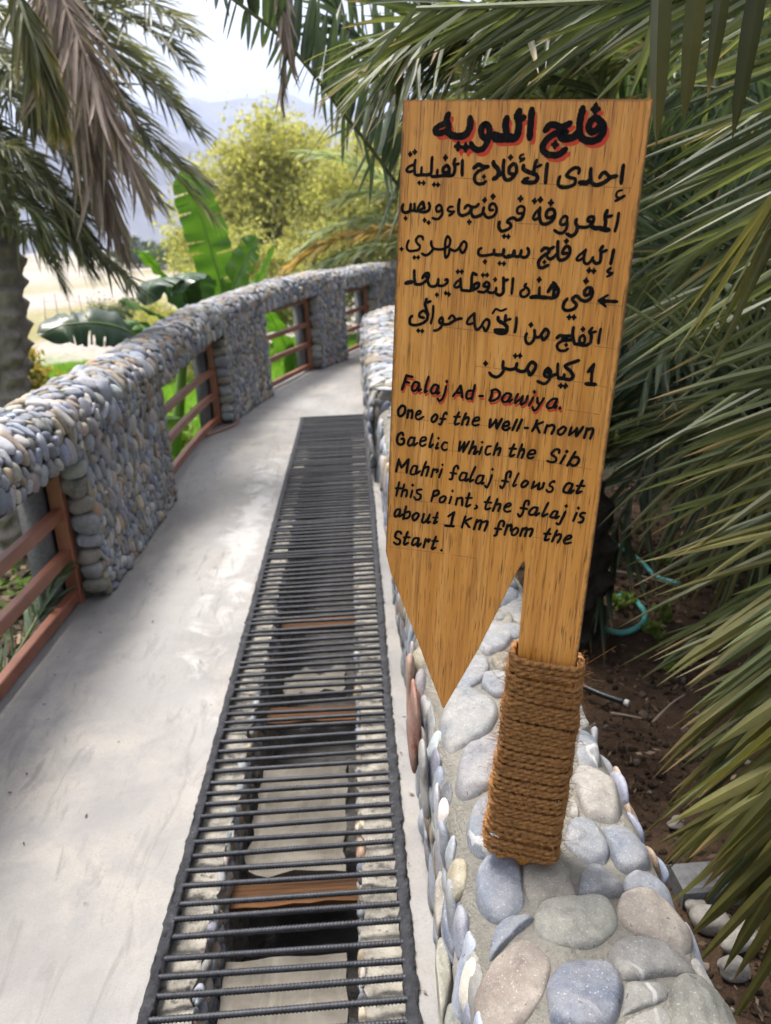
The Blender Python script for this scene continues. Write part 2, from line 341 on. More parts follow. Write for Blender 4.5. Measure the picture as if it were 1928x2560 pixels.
z = z + np.where((g[:, 0] > .4) & (g[:, 1] < 7), .25, 1) * np.where(nearm, (.035 * vnoise(q3 * .9, 3) + .018 * vnoise(q3 * 3.1, 4)) * np.where((g[:, 0] < .4) & (z < -.7) & (g[:, 1] < 14), .2, 1), .12 * vnoise(q3 * .06, 5))
# what covers the ground: soil, leaf litter, turf, pale gravel of the wadi
d = x_in(np.clip(g[:, 1], -3, 14.4)) - g[:, 0]
soil = np.array([.070, .044, .028]); lit = np.array([.085, .066, .052]); turf = np.array([.09, .20, .012]); grav = np.array([.36, .325, .29]); dry = np.array([.23, .21, .09])
col = np.tile(soil, (len(g), 1))
L = (d > -.2); nz = vnoise(q3 * .35, 8); nz2 = vnoise(q3 * .045, 9)
tf = np.clip((d - 1.3 + .7 * nz + np.clip(g[:, 1] - 7, 0, 4) * .5) / .8, 0, 1)
col = np.where(L[:, None], lit + (turf - lit) * tf[:, None], col)
fg = np.clip((np.hypot(g[:, 0], g[:, 1]) - 33 + 2 * nz) / 4, 0, 1) * (g[:, 0] < 9)
gm = np.clip(.75 + .9 * nz2 + .35 * nz, 0, 1)
col = col + ((dry + (grav - dry) * gm[:, None]) - col) * fg[:, None]
t = NT('ground_cover', .95, .15); ov = t.obj(); a = t.attr('Col').outputs['Color']
n1 = t.noise(3.5, 7, .7, ov); n2 = t.noise(28, 5, .7, ov)
c = t.mix(t.ramp(n1, (.35, .75), (.62, 0)), a, t.mix(1, a, (.38, .36, .34), 'MULTIPLY')); c = t.mix(t.ramp(n2, (.52, 0), (.72, .55)), c, t.mix(1, a, (1.75, 1.65, 1.6), 'MULTIPLY'))
t.col(c); t.bump(t.math('ADD', n2, t.noise(90, 4, .7, ov)), .02, .8); M['ground'] = t.m
tag(mk('ground', np.stack([g[:, 0], g[:, 1], z], 1), [grid_faces(len(gy), len(gx))[:, ::-1][:, ::-1]], M['ground'], attrs={'Col': col}), kind='structure')

# mountains across the wadi
def ridge(name, x0, x1, Y, prof, depth, seed, colr):
    xs = np.linspace(x0, x1, 160); tt = np.linspace(0, 1, 26)
    XX, TT = np.meshgrid(xs, tt); h = np.interp(XX, prof[0], prof[1])
    p = np.stack([XX / 260, TT * depth / 260, XX * 0], -1).reshape(-1, 3)
    nn = (vnoise(p, seed) * .5 + vnoise(p * 2.7, seed + 1) * .25 + vnoise(p * 6, seed + 2) * .1).reshape(XX.shape)
    Z = -4 + (h + nn * 60 * np.sin(TT * np.pi)) * np.where(TT < .62, (TT / .62) ** .85, 1 - (TT - .62) / .38 * .95)
    return tag(mk(name, np.stack([XX, Y + (TT - .62) * depth, Z], -1).reshape(-1, 3), [grid_faces(26, 160)], colr), kind='structure')
t = NT('bare_rock', .95, .1); t.col(t.ramp(t.noise(.012, 8, .65, t.obj()), (.35, (.085, .088, .10)), (.7, (.20, .195, .20)))); M['rock'] = t.m
pr = np.array([[-1900, 260], [-900, 330], [-620, 345], [-470, 385], [-396, 412], [-345, 392], [-250, 386], [-130, 372], [60, 380], [300, 300], [900, 330], [2000, 250]]).T
ridge('mountain', -1900, 2000, 2500, pr, 1100, 21, M['rock'])
pr = np.array([[-1200, 60], [-700, 120], [-420, 170], [-300, 190], [-150, 120], [0, 150], [300, 90], [900, 120]]).T
ridge('hill', -1200, 900, 1400, pr, 500, 31, M['rock'])

# ---------------------------------------------------------------- walkway slab with its water channel
GX0, GX1, GYN, GYF = -.535, .05, .55, 6.92                  # outer edges of the drain cover
sl = s_of_y(-1.0); sh = PS[-1]
ss = np.linspace(sl, s_of_y(GYF), 70); inn, nn = path(ss, -.20)
def rowgrid(A, B, k=12):                                     # a sheet between two polylines
    tt = np.linspace(0, 1, k); q = A[:, None] * (1 - tt)[None, :, None] + B[:, None] * tt[None, :, None]
    return q.reshape(-1, 2), grid_faces(len(A), k)
b = MB()
def slab(A, B, k=12):
    q, f = rowgrid(A, B, k); n = len(A)
    zt = .0025 * vnoise(np.hstack([q, q[:, :1] * 0]) * 1.3, 12) - .0005
    top = np.hstack([q, zt[:, None]]); b.add(top, f[:, ::-1])
    for side in (A, B):                                      # edges go down 0.22
        v = np.vstack([np.hstack([side, np.full((n, 1), .0)]), np.hstack([side, np.full((n, 1), -.24)])])
        i = np.arange(n - 1); b.add(v, np.stack([i, i + 1, i + 1 + n, i + n], 1))
yy = inn[:, 1]
slab(inn, np.stack([np.full(len(yy), GX0), np.linspace(yy[0], GYF, len(yy))], 1), 14)
yr = np.linspace(-1, GYF, 40)
slab(np.stack([np.full(40, GX1), yr], 1), np.stack([np.full(40, .16), yr], 1), 3)
yn = np.linspace(-1, GYN, 8); slab(np.stack([np.full(8, GX0), yn], 1), np.stack([np.full(8, GX1), yn], 1), 4)
s2 = np.linspace(s_of_y(GYF), sh, 60); i2, n2 = path(s2, -.20); o2 = i2.copy()
ro = np.stack([np.interp(np.linspace(0, 1, 60), [0, .45, .62, .8, 1], [.16, .16, .8, 1.9, 3.6]), np.interp(np.linspace(0, 1, 60), [0, .45, .62, .8, 1], [GYF, 10.1, 11.2, 12.1, 13.2])], 1)
slab(i2, ro, 14)
b.V[0] = b.V[0]
tag(b.build('walkway', M['walk'], smooth=False), kind='structure')
# channel under the cover
def rough_box(mb, x0, x1, y0, y1, z0, z1, amp, seed, nx=6, m=0):
    ys = np.arange(y0, y1 + .01, .03); xs = np.linspace(x0, x1, nx); XX, YY = np.meshgrid(xs, ys)
    p = np.stack([XX.ravel(), YY.ravel(), np.full(XX.size, z1)], 1); p2 = p * 6
    jit = amp * (vnoise(p2, seed) + .6 * vnoise(p2 * 2.7, seed + 1)); p[:, 2] += jit * .5
    ed = (XX.ravel() == xs[0]) | (XX.ravel() == xs[-1]); 
    p[:, 0] += np.where(XX.ravel() == xs[-1], 1, np.where(XX.ravel() == xs[0], -1, 0)) * amp * vnoise(p2 * 1.7, seed + 2)
    mb.add(p, grid_faces(len(ys), nx)[:, ::-1], m)
    for c in (0, nx - 1):
        e = p.reshape(len(ys), nx, 3)[:, c]; v = np.vstack([e, e * [1, 1, 0] + [0, 0, z0]]); n = len(ys); i = np.arange(n - 1)
        mb.add(v, np.stack([i, i + 1, i + 1 + n, i + n], 1), m)
b = MB()
rough_box(b, GX0 + .004, -.437, GYN, GYF, -.5, -.035, .012, 41); rough_box(b, -.062, GX1 - .004, GYN, GYF, -.5, -.035, .012, 51)
tag(b.build('channel_ledges', M['ledge'], smooth=False), kind='structure')
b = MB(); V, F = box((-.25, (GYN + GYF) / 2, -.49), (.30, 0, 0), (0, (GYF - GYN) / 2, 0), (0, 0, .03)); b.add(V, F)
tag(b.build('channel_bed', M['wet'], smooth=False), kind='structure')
# slabs and boards laid in the channel
def lay(name, mat, x0, x1, y0, y1, z, th, rot, label, cat, group, seed, chip=.003):
    nx, ny = 9, max(6, int((y1 - y0) / .03)); xs = np.linspace(x0, x1, nx); ys = np.linspace(y0, y1, ny); XX, YY = np.meshgrid(xs, ys)
    p = np.stack([XX.ravel(), YY.ravel(), np.full(XX.size, 0.)], 1)
    j = vnoise(p * 7, seed) * chip; k = vnoise(p * 9, seed + 1) * chip
    ex = (XX.ravel() == xs[0]) | (XX.ravel() == xs[-1]); ey = (YY.ravel() == ys[0]) | (YY.ravel() == ys[-1])
    p[:, 0] += np.where(ex, j, 0); p[:, 1] += np.where(ey, k * 1.6, 0); p[:, 2] += j * .15
    bt = p - [0, 0, th]; n = len(p); f = grid_faces(ny, nx)
    rim = np.concatenate([np.arange(nx), np.arange(1, ny) * nx + nx - 1, (ny - 1) * nx + np.arange(nx - 1)[::-1], np.arange(ny - 2, 0, -1) * nx])
    r2 = np.roll(rim, -1); side = np.stack([rim, r2, r2 + n, rim + n], 1)
    V = np.vstack([p, bt]); c = V.mean(0); a = R(rot); Rm = np.array([[math.cos(a), -math.sin(a), 0], [math.sin(a), math.cos(a), 0], [0, 0, 1]])
    V = (V - c) @ Rm.T + c + [0, 0, z]
    tag(mk(name, V, [f[:, ::-1], f + n, side], mat, smooth=False), label, cat, group)
G = 'concrete slabs laid in the channel'
lay('concrete_slab', M['slab'], -.405, -.105, .75, 1.455, -.15, .045, .5, 'pale concrete slab under the grate at the bottom edge of the photo', 'slab', G, 61)
lay('concrete_slab', M['slab'], -.40, -.11, 1.735, 2.20, -.15, .045, -.8, 'pale concrete slab with a chipped far corner under the grate, beyond the brown plank', 'slab', G, 63, .010)
lay('concrete_slab', M['slab'], -.38, -.12, 2.76, 2.92, -.22, .045, 6, 'small pale slab lying crooked under the grate beside the arrow tip', 'slab', G, 65, .02)
G = 'planks across the channel'
lay('wooden_plank', M['plank'], -.425, -.075, 1.60, 1.69, -.13, .03, 1.0, 'rough brown plank across the channel between the two nearest slabs', 'plank', G, 71, .004)
lay('wooden_plank', M['plank'], -.41, -.075, 2.43, 2.52, -.13, .03, -1.5, 'reddish plank under the grate beyond the slab with the chipped corner', 'plank', G, 73, .004)
lay('wooden_plank', M['plank'], -.42, -.07, 3.15, 3.26, -.13, .03, 1, 'narrow brown plank under the grate just beyond the crooked slab', 'plank', G, 75, .004)
# pebbles pressed into the ledge sides
def ico(sub):
    t = (1 + 5 ** .5) / 2
    v = [(-1, t, 0), (1, t, 0), (-1, -t, 0), (1, -t, 0), (0, -1, t), (0, 1, t), (0, -1, -t), (0, 1, -t), (t, 0, -1), (t, 0, 1), (-t, 0, -1), (-t, 0, 1)]
    f = [(0, 11, 5), (0, 5, 1), (0, 1, 7), (0, 7, 10), (0, 10, 11), (1, 5, 9), (5, 11, 4), (11, 10, 2), (10, 7, 6), (7, 1, 8), (3, 9, 4), (3, 4, 2), (3, 2, 6), (3, 6, 8), (3, 8, 9), (4, 9, 5), (2, 4, 11), (6, 2, 10), (8, 6, 7), (9, 8, 1)]
    v = [Vector(a).normalized() for a in v]
    for _ in range(sub):
        c = {}; nf = []
        def mid(a, b):
            k = (min(a, b), max(a, b))
            if k not in c: v.append(((v[a] + v[b]) / 2).normalized()); c[k] = len(v) - 1
            return c[k]
        for a, b_, d_ in f:
            x, y_, z_ = mid(a, b_), mid(b_, d_), mid(d_, a); nf += [(a, x, z_), (b_, y_, x), (d_, z_, y_), (x, y_, z_)]
        f = nf
    return np.array([tuple(a) for a in v]), np.array(f)
ICO = {k: ico(k) for k in (1, 2, 3)}
PAL = .80 * np.array([[.20, .235, .30], [.27, .30, .365], [.34, .36, .40], [.145, .165, .21], [.42, .41, .40], [.25, .255, .26], [.33, .27, .19], [.22, .185, .125], [.40, .325, .25], [.46, .43, .38], [.30, .27, .26], [.19, .20, .195], [.38, .345, .34], [.36, .22, .13]])
PW = np.array([14, 15, 12, 8, 7, 8, 7, 8, 5, 6, 4, 6, 5, 1.6]); PW = PW / PW.sum()
def stones(pos, e1, e2, nr, r1, r2, r3, sub, seed, colr=None, lumps=.17):
    """ellipsoid-like pebbles, all in one array"""
    g = np.random.default_rng(seed); U, F = ICO[sub]; n = len(pos)
    ph = g.uniform(0, 6.28, (n, 4)); fr = g.normal(0, 1.5, (n, 4, 3))
    w = np.einsum('nkd,vd->nvk', fr, U); s = 1 + lumps * np.sin(w + ph[:, None]).sum(2) * .5
    pw = 2.6; sup = (np.abs(U) ** pw).sum(1) ** (-1 / pw)
    Q = U[None] * (s * sup)[..., None]
    V = pos[:, None] + Q[..., :1] * (e1 * r1[:, None])[:, None] + Q[..., 1:2] * (e2 * r2[:, None])[:, None] + Q[..., 2:] * (nr * r3[:, None])[:, None]
    FF = (F[None] + (np.arange(n) * len(U))[:, None, None]).reshape(-1, 3)
    if colr is None:
        colr = PAL[g.choice(len(PAL), n, p=PW)] * g.uniform(.62, 1.35, (n, 1)) * (1 + g.normal(0, .03, (n, 3)))
    return V.reshape(-1, 3), FF, np.repeat(colr, len(U), 0)
def lloyd(w, h, cell, asp, seed, it=4, keep=None):
    """packed cells on a w x h sheet: centres, axes and radii of the pebble that fills each cell"""
    g = np.random.default_rng(seed); n = max(3, int(w * h / (cell * cell * asp))); hh = h / asp
    p = np.stack([g.uniform(0, w, n), g.uniform(0, hh, n)], 1)
    for k in range(it + 1):
        m = n * (14 if k < it else 40); q = np.stack([g.uniform(0, w, m), g.uniform(0, hh, m)], 1)
        kd = kdtree.KDTree(n)
        for i, a in enumerate(p): kd.insert((a[0], a[1], 0), i)
        kd.balance(); idx = np.fromiter((kd.find((a[0], a[1], 0))[1] for a in q), np.int32, m)
        c = np.maximum(np.bincount(idx, minlength=n), 1)
        mu = np.stack([np.bincount(idx, q[:, 0], n) / c, np.bincount(idx, q[:, 1], n) / c], 1)
        ok = np.bincount(idx, minlength=n) > 3
        if k < it: p = np.where(ok[:, None], p + (mu - p) * .75, p)
    q[:, 1] *= asp; mu[:, 1] *= asp; dq = q - mu[idx]
    cxx = np.bincount(idx, dq[:, 0] ** 2, n) / c; cyy = np.bincount(idx, dq[:, 1] ** 2, n) / c; cxy = np.bincount(idx, dq[:, 0] * dq[:, 1], n) / c
    th = .5 * np.arctan2(2 * cxy, cxx - cyy); tr = (cxx + cyy) / 2; dd = np.sqrt(((cxx - cyy) / 2) ** 2 + cxy ** 2)
    return mu[ok], th[ok], 2 * np.sqrt(tr + dd)[ok], 2 * np.sqrt(np.maximum(tr - dd, 1e-7))[ok]
def clad(mb, f, w, h, cell, asp, seed, m=1, sub=2, fill=.93, thick=.5, tilt=.2, colr=None, sink=.25, keep=None):
    """cover the surface f(u, v) with packed pebbles"""
    mu, th, r1, r2 = lloyd(w, h, cell, asp, seed, 1); g = np.random.default_rng(seed + 99)
    if keep is not None:
        k = keep(mu); mu, th, r1, r2 = mu[k], th[k], r1[k], r2[k]
    p = f(mu[:, 0], mu[:, 1]); e = 1e-3
    du = unit(f(mu[:, 0] + e, mu[:, 1]) - p); dv = f(mu[:, 0], mu[:, 1] + e) - p; dv = unit(dv - du * (dv * du).sum(1, keepdims=True)); n = np.cross(du, dv)
    th = th + g.normal(0, .12, len(th)); e1 = du * np.cos(th)[:, None] + dv * np.sin(th)[:, None]; e2 = np.cross(n, e1)
    nn = unit(n + g.normal(0, tilt, n.shape) * .5); e1 = unit(e1 - nn * (e1 * nn).sum(1, keepdims=True)); e2 = np.cross(nn, e1)
    sz = g.uniform(.84, 1.06, len(th)) * fill; r3 = np.minimum(r1, r2) * thick * g.uniform(.8, 1.25, len(th))
    V, F, C = stones(p - n * (r3 * sink)[:, None], e1, e2, nn, r1 * sz, r2 * sz, r3, sub, seed + 5, None if colr is None else colr(len(th), g))
    mb.add(V, F, m, Col=C); return mb
def nocol(mb, V, F, m=0): mb.add(V, F, m, Col=np.full((len(V), 3), .3))
b = MB()
for x, sgn, sd_ in ((-.437, 1, 81), (-.062, -1, 82)):
    clad(b, lambda u, v: np.stack([np.full(len(u), x) + sgn * .004, GYN + u if sgn > 0 else GYF - u, -.22 + v], 1), GYF - GYN, .19, .055, .9, sd_, m=0, sub=1, fill=.8, thick=.5)
tag(b.build('channel_wall_pebbles', M['pebble']), kind='stuff')

# ---------------------------------------------------------------- drain cover of reinforcing bars
grate = tag(empty('drain_grate', (-.24, 3.7, 0)), 'long black grate of ribbed steel bars over the water channel in the walkway', 'grate')
def rebar(L, seed):
    g = np.random.default_rng(seed); pitch = .0085; st = pitch / 5; n = int(L / st); x = np.linspace(-L / 2, L / 2, n)
    k = 10; th = np.linspace(0, 2 * np.pi, k, endpoint=False)
    phx = (x / pitch + g.uniform())[:, None] + .55 * np.abs(np.sin(th))[None] * np.sign(np.cos(th))[None] * .5
    rib = np.clip(np.cos(phx * 2 * np.pi) * 1.8 - .6, 0, 1) * (.35 + .65 * np.abs(np.cos(th)) ** .7)[None]
    r = .0068 + .0018 * rib + .0006 * (np.abs(np.sin(th)) > .97)[None]
    V = np.stack([np.repeat(x, k), (r * np.sin(th)).ravel(), (r * np.cos(th)).ravel()], 1)
    V[:, 2] += .0016 * np.sin(V[:, 0] * 5 + g.uniform(0, 6)) ; V[:, 1] += .0014 * np.sin(V[:, 0] * 4 + g.uniform(0, 6))
    return V, [grid_faces(n, k, True), np.array([np.arange(k)[::-1], (n - 1) * k + np.arange(k)])]
barm = []
for k in range(5):
    V, F = rebar(GX1 - GX0 - .03, 200 + k); o = mk('bar', V, F, M['rebar']); barm.append(o.data); bpy.data.objects.remove(o)
ny = 100; far_bars = MB()
for k in range(116):
    y = 1.10 + .0501 * k + rng.normal(0, .005)
    if k >= ny:                                              # the last bars under the crowded far end, one part
        V, F = rebar(GX1 - GX0 - .03, 240 + k); far_bars.add(V + [(GX0 + GX1) / 2, y, .004], F); continue
    o = bpy.data.objects.new('bar', barm[k % 5]); scene.collection.objects.link(o); at_root(grate, o)
    o.matrix_parent_inverse = Matrix.Identity(4)
    o.location = Vector(((GX0 + GX1) / 2, y, .004 + rng.normal(0, .0012))) - grate.location; o.rotation_euler = (rng.uniform(0, 6.28), 0, rng.normal(.004, .009))
o = far_bars.build('bars', M['rebar']); o['kind'] = 'stuff'; at_root(grate, o)
def lumpy_bar(x, y0, y1, w, h, seed, name):
    ys = np.arange(y0, y1, .012); pr = np.array([[-1, 0], [-.9, .8], [-.4, 1], [.4, 1], [.9, .8], [1, 0], [1, -1], [-1, -1]]); n, k = len(ys), len(pr)
    V = np.zeros((n, k, 3)); p = np.stack([ys * 9, ys * 0, ys * 0], 1)
    for j, (a, c) in enumerate(pr):
        nz = vnoise(p + [0, j * .7, 0], seed) + .8 * vnoise(p * 3.1 + [0, j, 0], seed + 1)
        V[:, j] = np.stack([x + a * w / 2 + .0035 * nz, ys, c * h / 2 + .003 * nz * (c > 0)], 1)
    return mk(name, V.reshape(-1, 3), [grid_faces(n, k, True), np.array([np.arange(k)[::-1], (n - 1) * k + np.arange(k)])], M['frame'])
at_root(grate, lumpy_bar(GX0 + .008, GYN + .3, GYF, .027, .024, 91, 'side_bar'), lumpy_bar(GX1 - .006, GYN + .3, GYF, .030, .024, 95, 'side_bar'))
V, F = box(((GX0 + GX1) / 2, GYF, .001), ((GX1 - GX0) / 2 + .01, 0, 0), (0, .014, 0), (0, 0, .012)); o = mk('end_bar', V, [F], M['frame'], smooth=False); at_root(grate, o)

# ---------------------------------------------------------------- left parapet
HT = (np.array([-3, 3.3, 4.9, 6.3, 7.6, 9, 20]), np.array([.92, .93, .965, 1.01, 1.065, 1.12, 1.14]))
def htop(s):
    y = np.interp(s, PS, _q[:, 1]); return np.interp(y, *HT)
BH = .235                                                    # depth of the coping beam
TH = .31                                                     # its thickness
prof_pts = smooth_curve([(0.0, -BH), (.004, -.15), (0, -.075), (-.035, -.018), (-.10, .004), (-.17, .010), (-.24, .002), (-.285, -.03), (-TH, -.085), (-TH, -.15), (-TH, -BH)], 60)
pl = np.concatenate([[0], np.cumsum(np.linalg.norm(np.diff(prof_pts, axis=0), axis=1))])
def cop(s, v, shrink=0.0):
    o = np.interp(v, pl, prof_pts[:, 0]); zz = np.interp(v, pl, prof_pts[:, 1])
    a = np.clip(shrink, 0, 1); o = o * (1 - a) + (-TH / 2) * a; zz = zz - shrink * .06
    xy, n = path(s, o); return np.hstack([xy, (htop(s) + zz)[:, None]])
parapet = tag(empty('stone_parapet', (-1.3, 6.0, 0)), 'curving pebble-clad parapet along the left edge of the concrete walkway', 'parapet')
y0c, y1c = .2, 14.0; s0c, s1c = s_of_y(y0c), s_of_y(y1c); b = MB()
sg = np.linspace(s0c, s1c, 220); vg = np.linspace(0, pl[-1], 40); SS, VV = np.meshgrid(sg, vg, indexing='ij')
cv = cop(SS.ravel(), VV.ravel(), .05); nocol(b, cv, grid_faces(220, 40)); 
i = np.arange(219); nocol(b, cv, np.stack([i * 40, (i + 1) * 40, (i + 1) * 40 + 39, i * 40 + 39], 1)[:, ::-1])
clad(b, lambda u, v: cop(s0c + u, v), s1c - s0c, pl[-1], .050, 1.45, 301, thick=.62, sink=.1, fill=.9)
at_root(parapet, b.build('coping', [M['mortar_dark'], M['pebble']]))
PIL = [(.3, 1.75), (3.33, 4.76), (6.87, 8.09), (9.66, 10.42), (11.6, 14.0)]
for k, (ya, yb) in enumerate(PIL):
    sa, sb = s_of_y(ya), s_of_y(yb); b = MB(); n = max(6, int((sb - sa) / .08)); sg = np.linspace(sa, sb, n)
    ztop = htop(sg) - BH + .03
    A, _ = path(sg, -.028); B, _ = path(sg, -.27)
    ring = np.stack([np.c_[A, np.full(n, -.3)], np.c_[A, ztop], np.c_[B, ztop], np.c_[B, np.full(n, -.6)]], 1).reshape(-1, 3)
    nocol(b, ring, [grid_faces(n, 4, True), np.array([[3, 2, 1, 0], [(n - 1) * 4 + j for j in range(4)]])])
    hmin = float(ztop.mean()) + .005
    fh = lambda u, v: np.c_[path(sa + u, np.full(len(u), -.012))[0], v * (htop(sa + u) - BH + .01) / hmin]
    clad(b, fh, sb - sa, hmin, .043, 1.5, 310 + k, thick=.68, sink=.1, fill=.9)
    # quoin stones up the near end
    g = np.random.default_rng(330 + k); zc = .05; pos = []; rr = []
    while zc < hmin - .03:
        h = g.uniform(.034, .055); pos.append((zc + h * .4)); rr.append(h); zc += 2 * h * .93
    pos = np.array(pos); rr = np.array(rr); p0, n0 = path(np.full(len(pos), sa), -.062 + g.normal(0, .006, len(pos)))
    T0 = np.c_[-n0[:, 1], n0[:, 0], n0[:, 0] * 0]; N0 = np.c_[n0, n0[:, 0] * 0]; Zv = np.tile([0, 0, 1.], (len(pos), 1))
    cc = .62 * np.array([[.25, .25, .21], [.42, .43, .43], [.38, .42, .42], [.17, .165, .15], [.30, .28, .24], [.27, .29, .33], [.28, .30, .35], [.31, .27, .22], [.35, .36, .37]])[(np.arange(len(pos))[::-1] + k) % 9]
    V, F, C = stones(np.c_[p0, pos], N0, Zv, -T0, np.full(len(pos), .058) * g.uniform(.88, 1.1, len(pos)), rr * .97, np.full(len(pos), .045), 3, 340 + k, cc); b.add(V, F, 1, Col=C)
    # bare concrete post at the pillar's outer side
    for se, sg2 in ((sa, -1), (sb, 1)):
        c0, nv = path(np.array([se]), -.235); tv = np.array([-nv[0, 1], nv[0, 0], 0]) ; V, F = box(np.r_[c0[0] + tv[:2] * sg2 * .055, .22], np.r_[nv[0] * .045, 0], tv * .075, (0, 0, .56)); nocol(b, V, F, 2)
    o = b.build('pillar', [M['mortar_dark'], M['pebble'], M['conc']]); at_root(parapet, o)

# railings between the pillars
RL = ['brown steel railing nearest the camera at the left edge of the photo', 'brown steel railing in the second opening of the pebble parapet, dark leaves behind it', 'brown steel railing in the third opening of the parapet, green turf behind it', 'small brown steel railing in the farthest opening of the parapet']
for k in range(4):
    ya, yb = PIL[k][1], PIL[k + 1][0]; sa, sb = s_of_y(ya) + .012, s_of_y(yb) - .012
    o = tag(empty('steel_railing', (*path(np.array([(sa + sb) / 2]), -.15)[0][0], 0)), RL[k], 'railing', 'railings between the parapet pillars'); 
    ht = float(htop((sa + sb) / 2)) - BH
    zs = [ht - .035 - .01, ht * .63, ht * .36, .055] if k else [ht - .04, .445, .25, .045]
    m = 9; sq = np.linspace(sa, sb, m)
    for zz in zs:
        c, nv = path(sq, -.14); hw, hh = .021, .026
        pr = [(hw, hh - .004), (hw - .004, hh), (-hw + .004, hh), (-hw, hh - .004), (-hw, -hh), (hw, -hh)]
        V = np.stack([np.c_[c + nv * a, np.full(m, zz + e)] for a, e in pr], 1).reshape(-1, 3)
        at_root(o, mk('rail', V, [grid_faces(m, 6, True), np.array([[5, 4, 3, 2, 1, 0], [(m - 1) * 6 + j for j in range(6)]])], M['brown'], smooth=False))
    for se in (sa + .026, sb - .026):
        c, nv = path(np.array([se]), -.14); tv = np.array([-nv[0, 1], nv[0, 0], 0])
        V, F = bevbox(np.r_[c[0], ht / 2], (0, 0, ht / 2), np.r_[nv[0] * .031, 0], tv * .026, .004); at_root(o, mk('post', V, F, M['brown'], smooth=False))
# bent strap lying at the foot of the second pillar
q = np.array([[-1.345, 6.36, .012], [-1.25, 6.50, .012], [-1.155, 6.66, .014], [-1.10, 6.80, .02], [-1.085, 6.87, .045]])
V, F = tube(smooth_curve(q, 24), .009, 6); tag(mk('bent_rod', V, F, M['brown']), 'short bent rusty rod lying on the walkway at the foot of a pillar', 'rod')
# ---------------------------------------------------------------- right-hand cobble wall
WX0, WX1, WZ = .105, .505, .505
wall = tag(empty('cobble_wall', (.3, 4.0, 0)), 'low thick wall of river cobbles set in cement, carrying the wooden sign', 'wall')
b = MB()
def wprof(shr=0):                                            # left foot, over the top, right foot
    return smooth_curve([(WX0 + .012, -.12), (WX0 + .012, .15), (WX0 + .010, .38), (WX0 + .028, .465), (WX0 + .085, .502), (.25, .512), (.36, .510), (.44, .495), (.487, .45), (.497, .38), (.50, .15), (.505, -.35)], 70)
WP = wprof(); WL = np.concatenate([[0], np.cumsum(np.linalg.norm(np.diff(WP, axis=0), axis=1))])
wy = np.arange(.15, 4.86, .02); n, k = len(wy), len(WP)
V = np.stack([np.repeat(WP[:, 0][None], n, 0), np.repeat(wy[:, None], k, 1), np.repeat(WP[:, 1][None], n, 0)], -1).reshape(-1, 3)
q = V * [6, 6, 6]; nz = vnoise(q, 401) * .0022 + vnoise(q * 3, 402) * .0012
V[:, 2] += nz * (V[:, 2] > .42); V[:, 0] += nz * (V[:, 2] <= .42)
nocol(b, V, grid_faces(n, k)[:, ::-1]); nocol(b, V, [np.array([np.arange(k), ((n - 1) * k + np.arange(k))[::-1]])])
# far stretch, a little proud of the near one
FP = smooth_curve([(.075, -.12), (.075, .35), (.085, .52), (.13, .60), (.25, .615), (.40, .60), (.47, .52), (.49, .3), (.49, -.35)], 40); FL = np.concatenate([[0], np.cumsum(np.linalg.norm(np.diff(FP, axis=0), axis=1))])
fc = smooth_curve([(0, 4.88), (0, 7.0), (0, 9.0), (.06, 10.0), (.45, 10.8), (1.3, 11.5)], 80); fl = np.concatenate([[0], np.cumsum(np.linalg.norm(np.diff(fc, axis=0), axis=1))])
ft = unit(np.gradient(fc, axis=0)); fn = np.stack([ft[:, 1], -ft[:, 0]], 1)
def farw(u, v, shr=0):
    o = np.interp(v, FL, FP[:, 0]) ; zz = np.interp(v, FL, FP[:, 1]); c = np.stack([np.interp(u, fl, fc[:, 0]), np.interp(u, fl, fc[:, 1])], 1); nn = np.stack([np.interp(u, fl, fn[:, 0]), np.interp(u, fl, fn[:, 1])], 1)
    o = o + (.28 - o) * shr; return np.c_[c + nn * o[:, None], zz - shr * .08]
UU, VV = np.meshgrid(np.linspace(0, fl[-1], 100), np.linspace(0, FL[-1], 30), indexing='ij'); cv = farw(UU.ravel(), VV.ravel(), .07)
nocol(b, cv, grid_faces(100, 30)[:, ::-1]); nocol(b, cv, [np.array([np.arange(30), (99 * 30 + np.arange(30))[::-1]])])
at_root(wall, b.build('mortar_bed', [M['mortar'], M['mortar']]))
b = MB()
clad(b, farw, fl[-1], FL[-1], .085, 1.1, 411, m=0, thick=.42, fill=.95)
clad(b, lambda u, v: np.c_[.09 + u, np.full(len(u), 4.87), v - .02], .37, .58, .085, 1.15, 413, m=0, thick=.45)
# left face and right face of the near stretch
lf = lambda u, v: np.c_[np.interp(v + .12, WL, WP[:, 0]), 4.85 - u, np.interp(v + .12, WL, WP[:, 1])]
clad(b, lf, 4.7, .47, .062, 1.9, 415, m=0, thick=.36, fill=.97, tilt=.18, sub=3)
rv = WL[-1]; rf = lambda u, v: np.c_[np.interp(rv - v, WL, WP[:, 0]), .3 + u, np.interp(rv - v, WL, WP[:, 1])]
clad(b, rf, 4.5, .80, .085, 1.2, 417, m=0, thick=.3, tilt=.3)
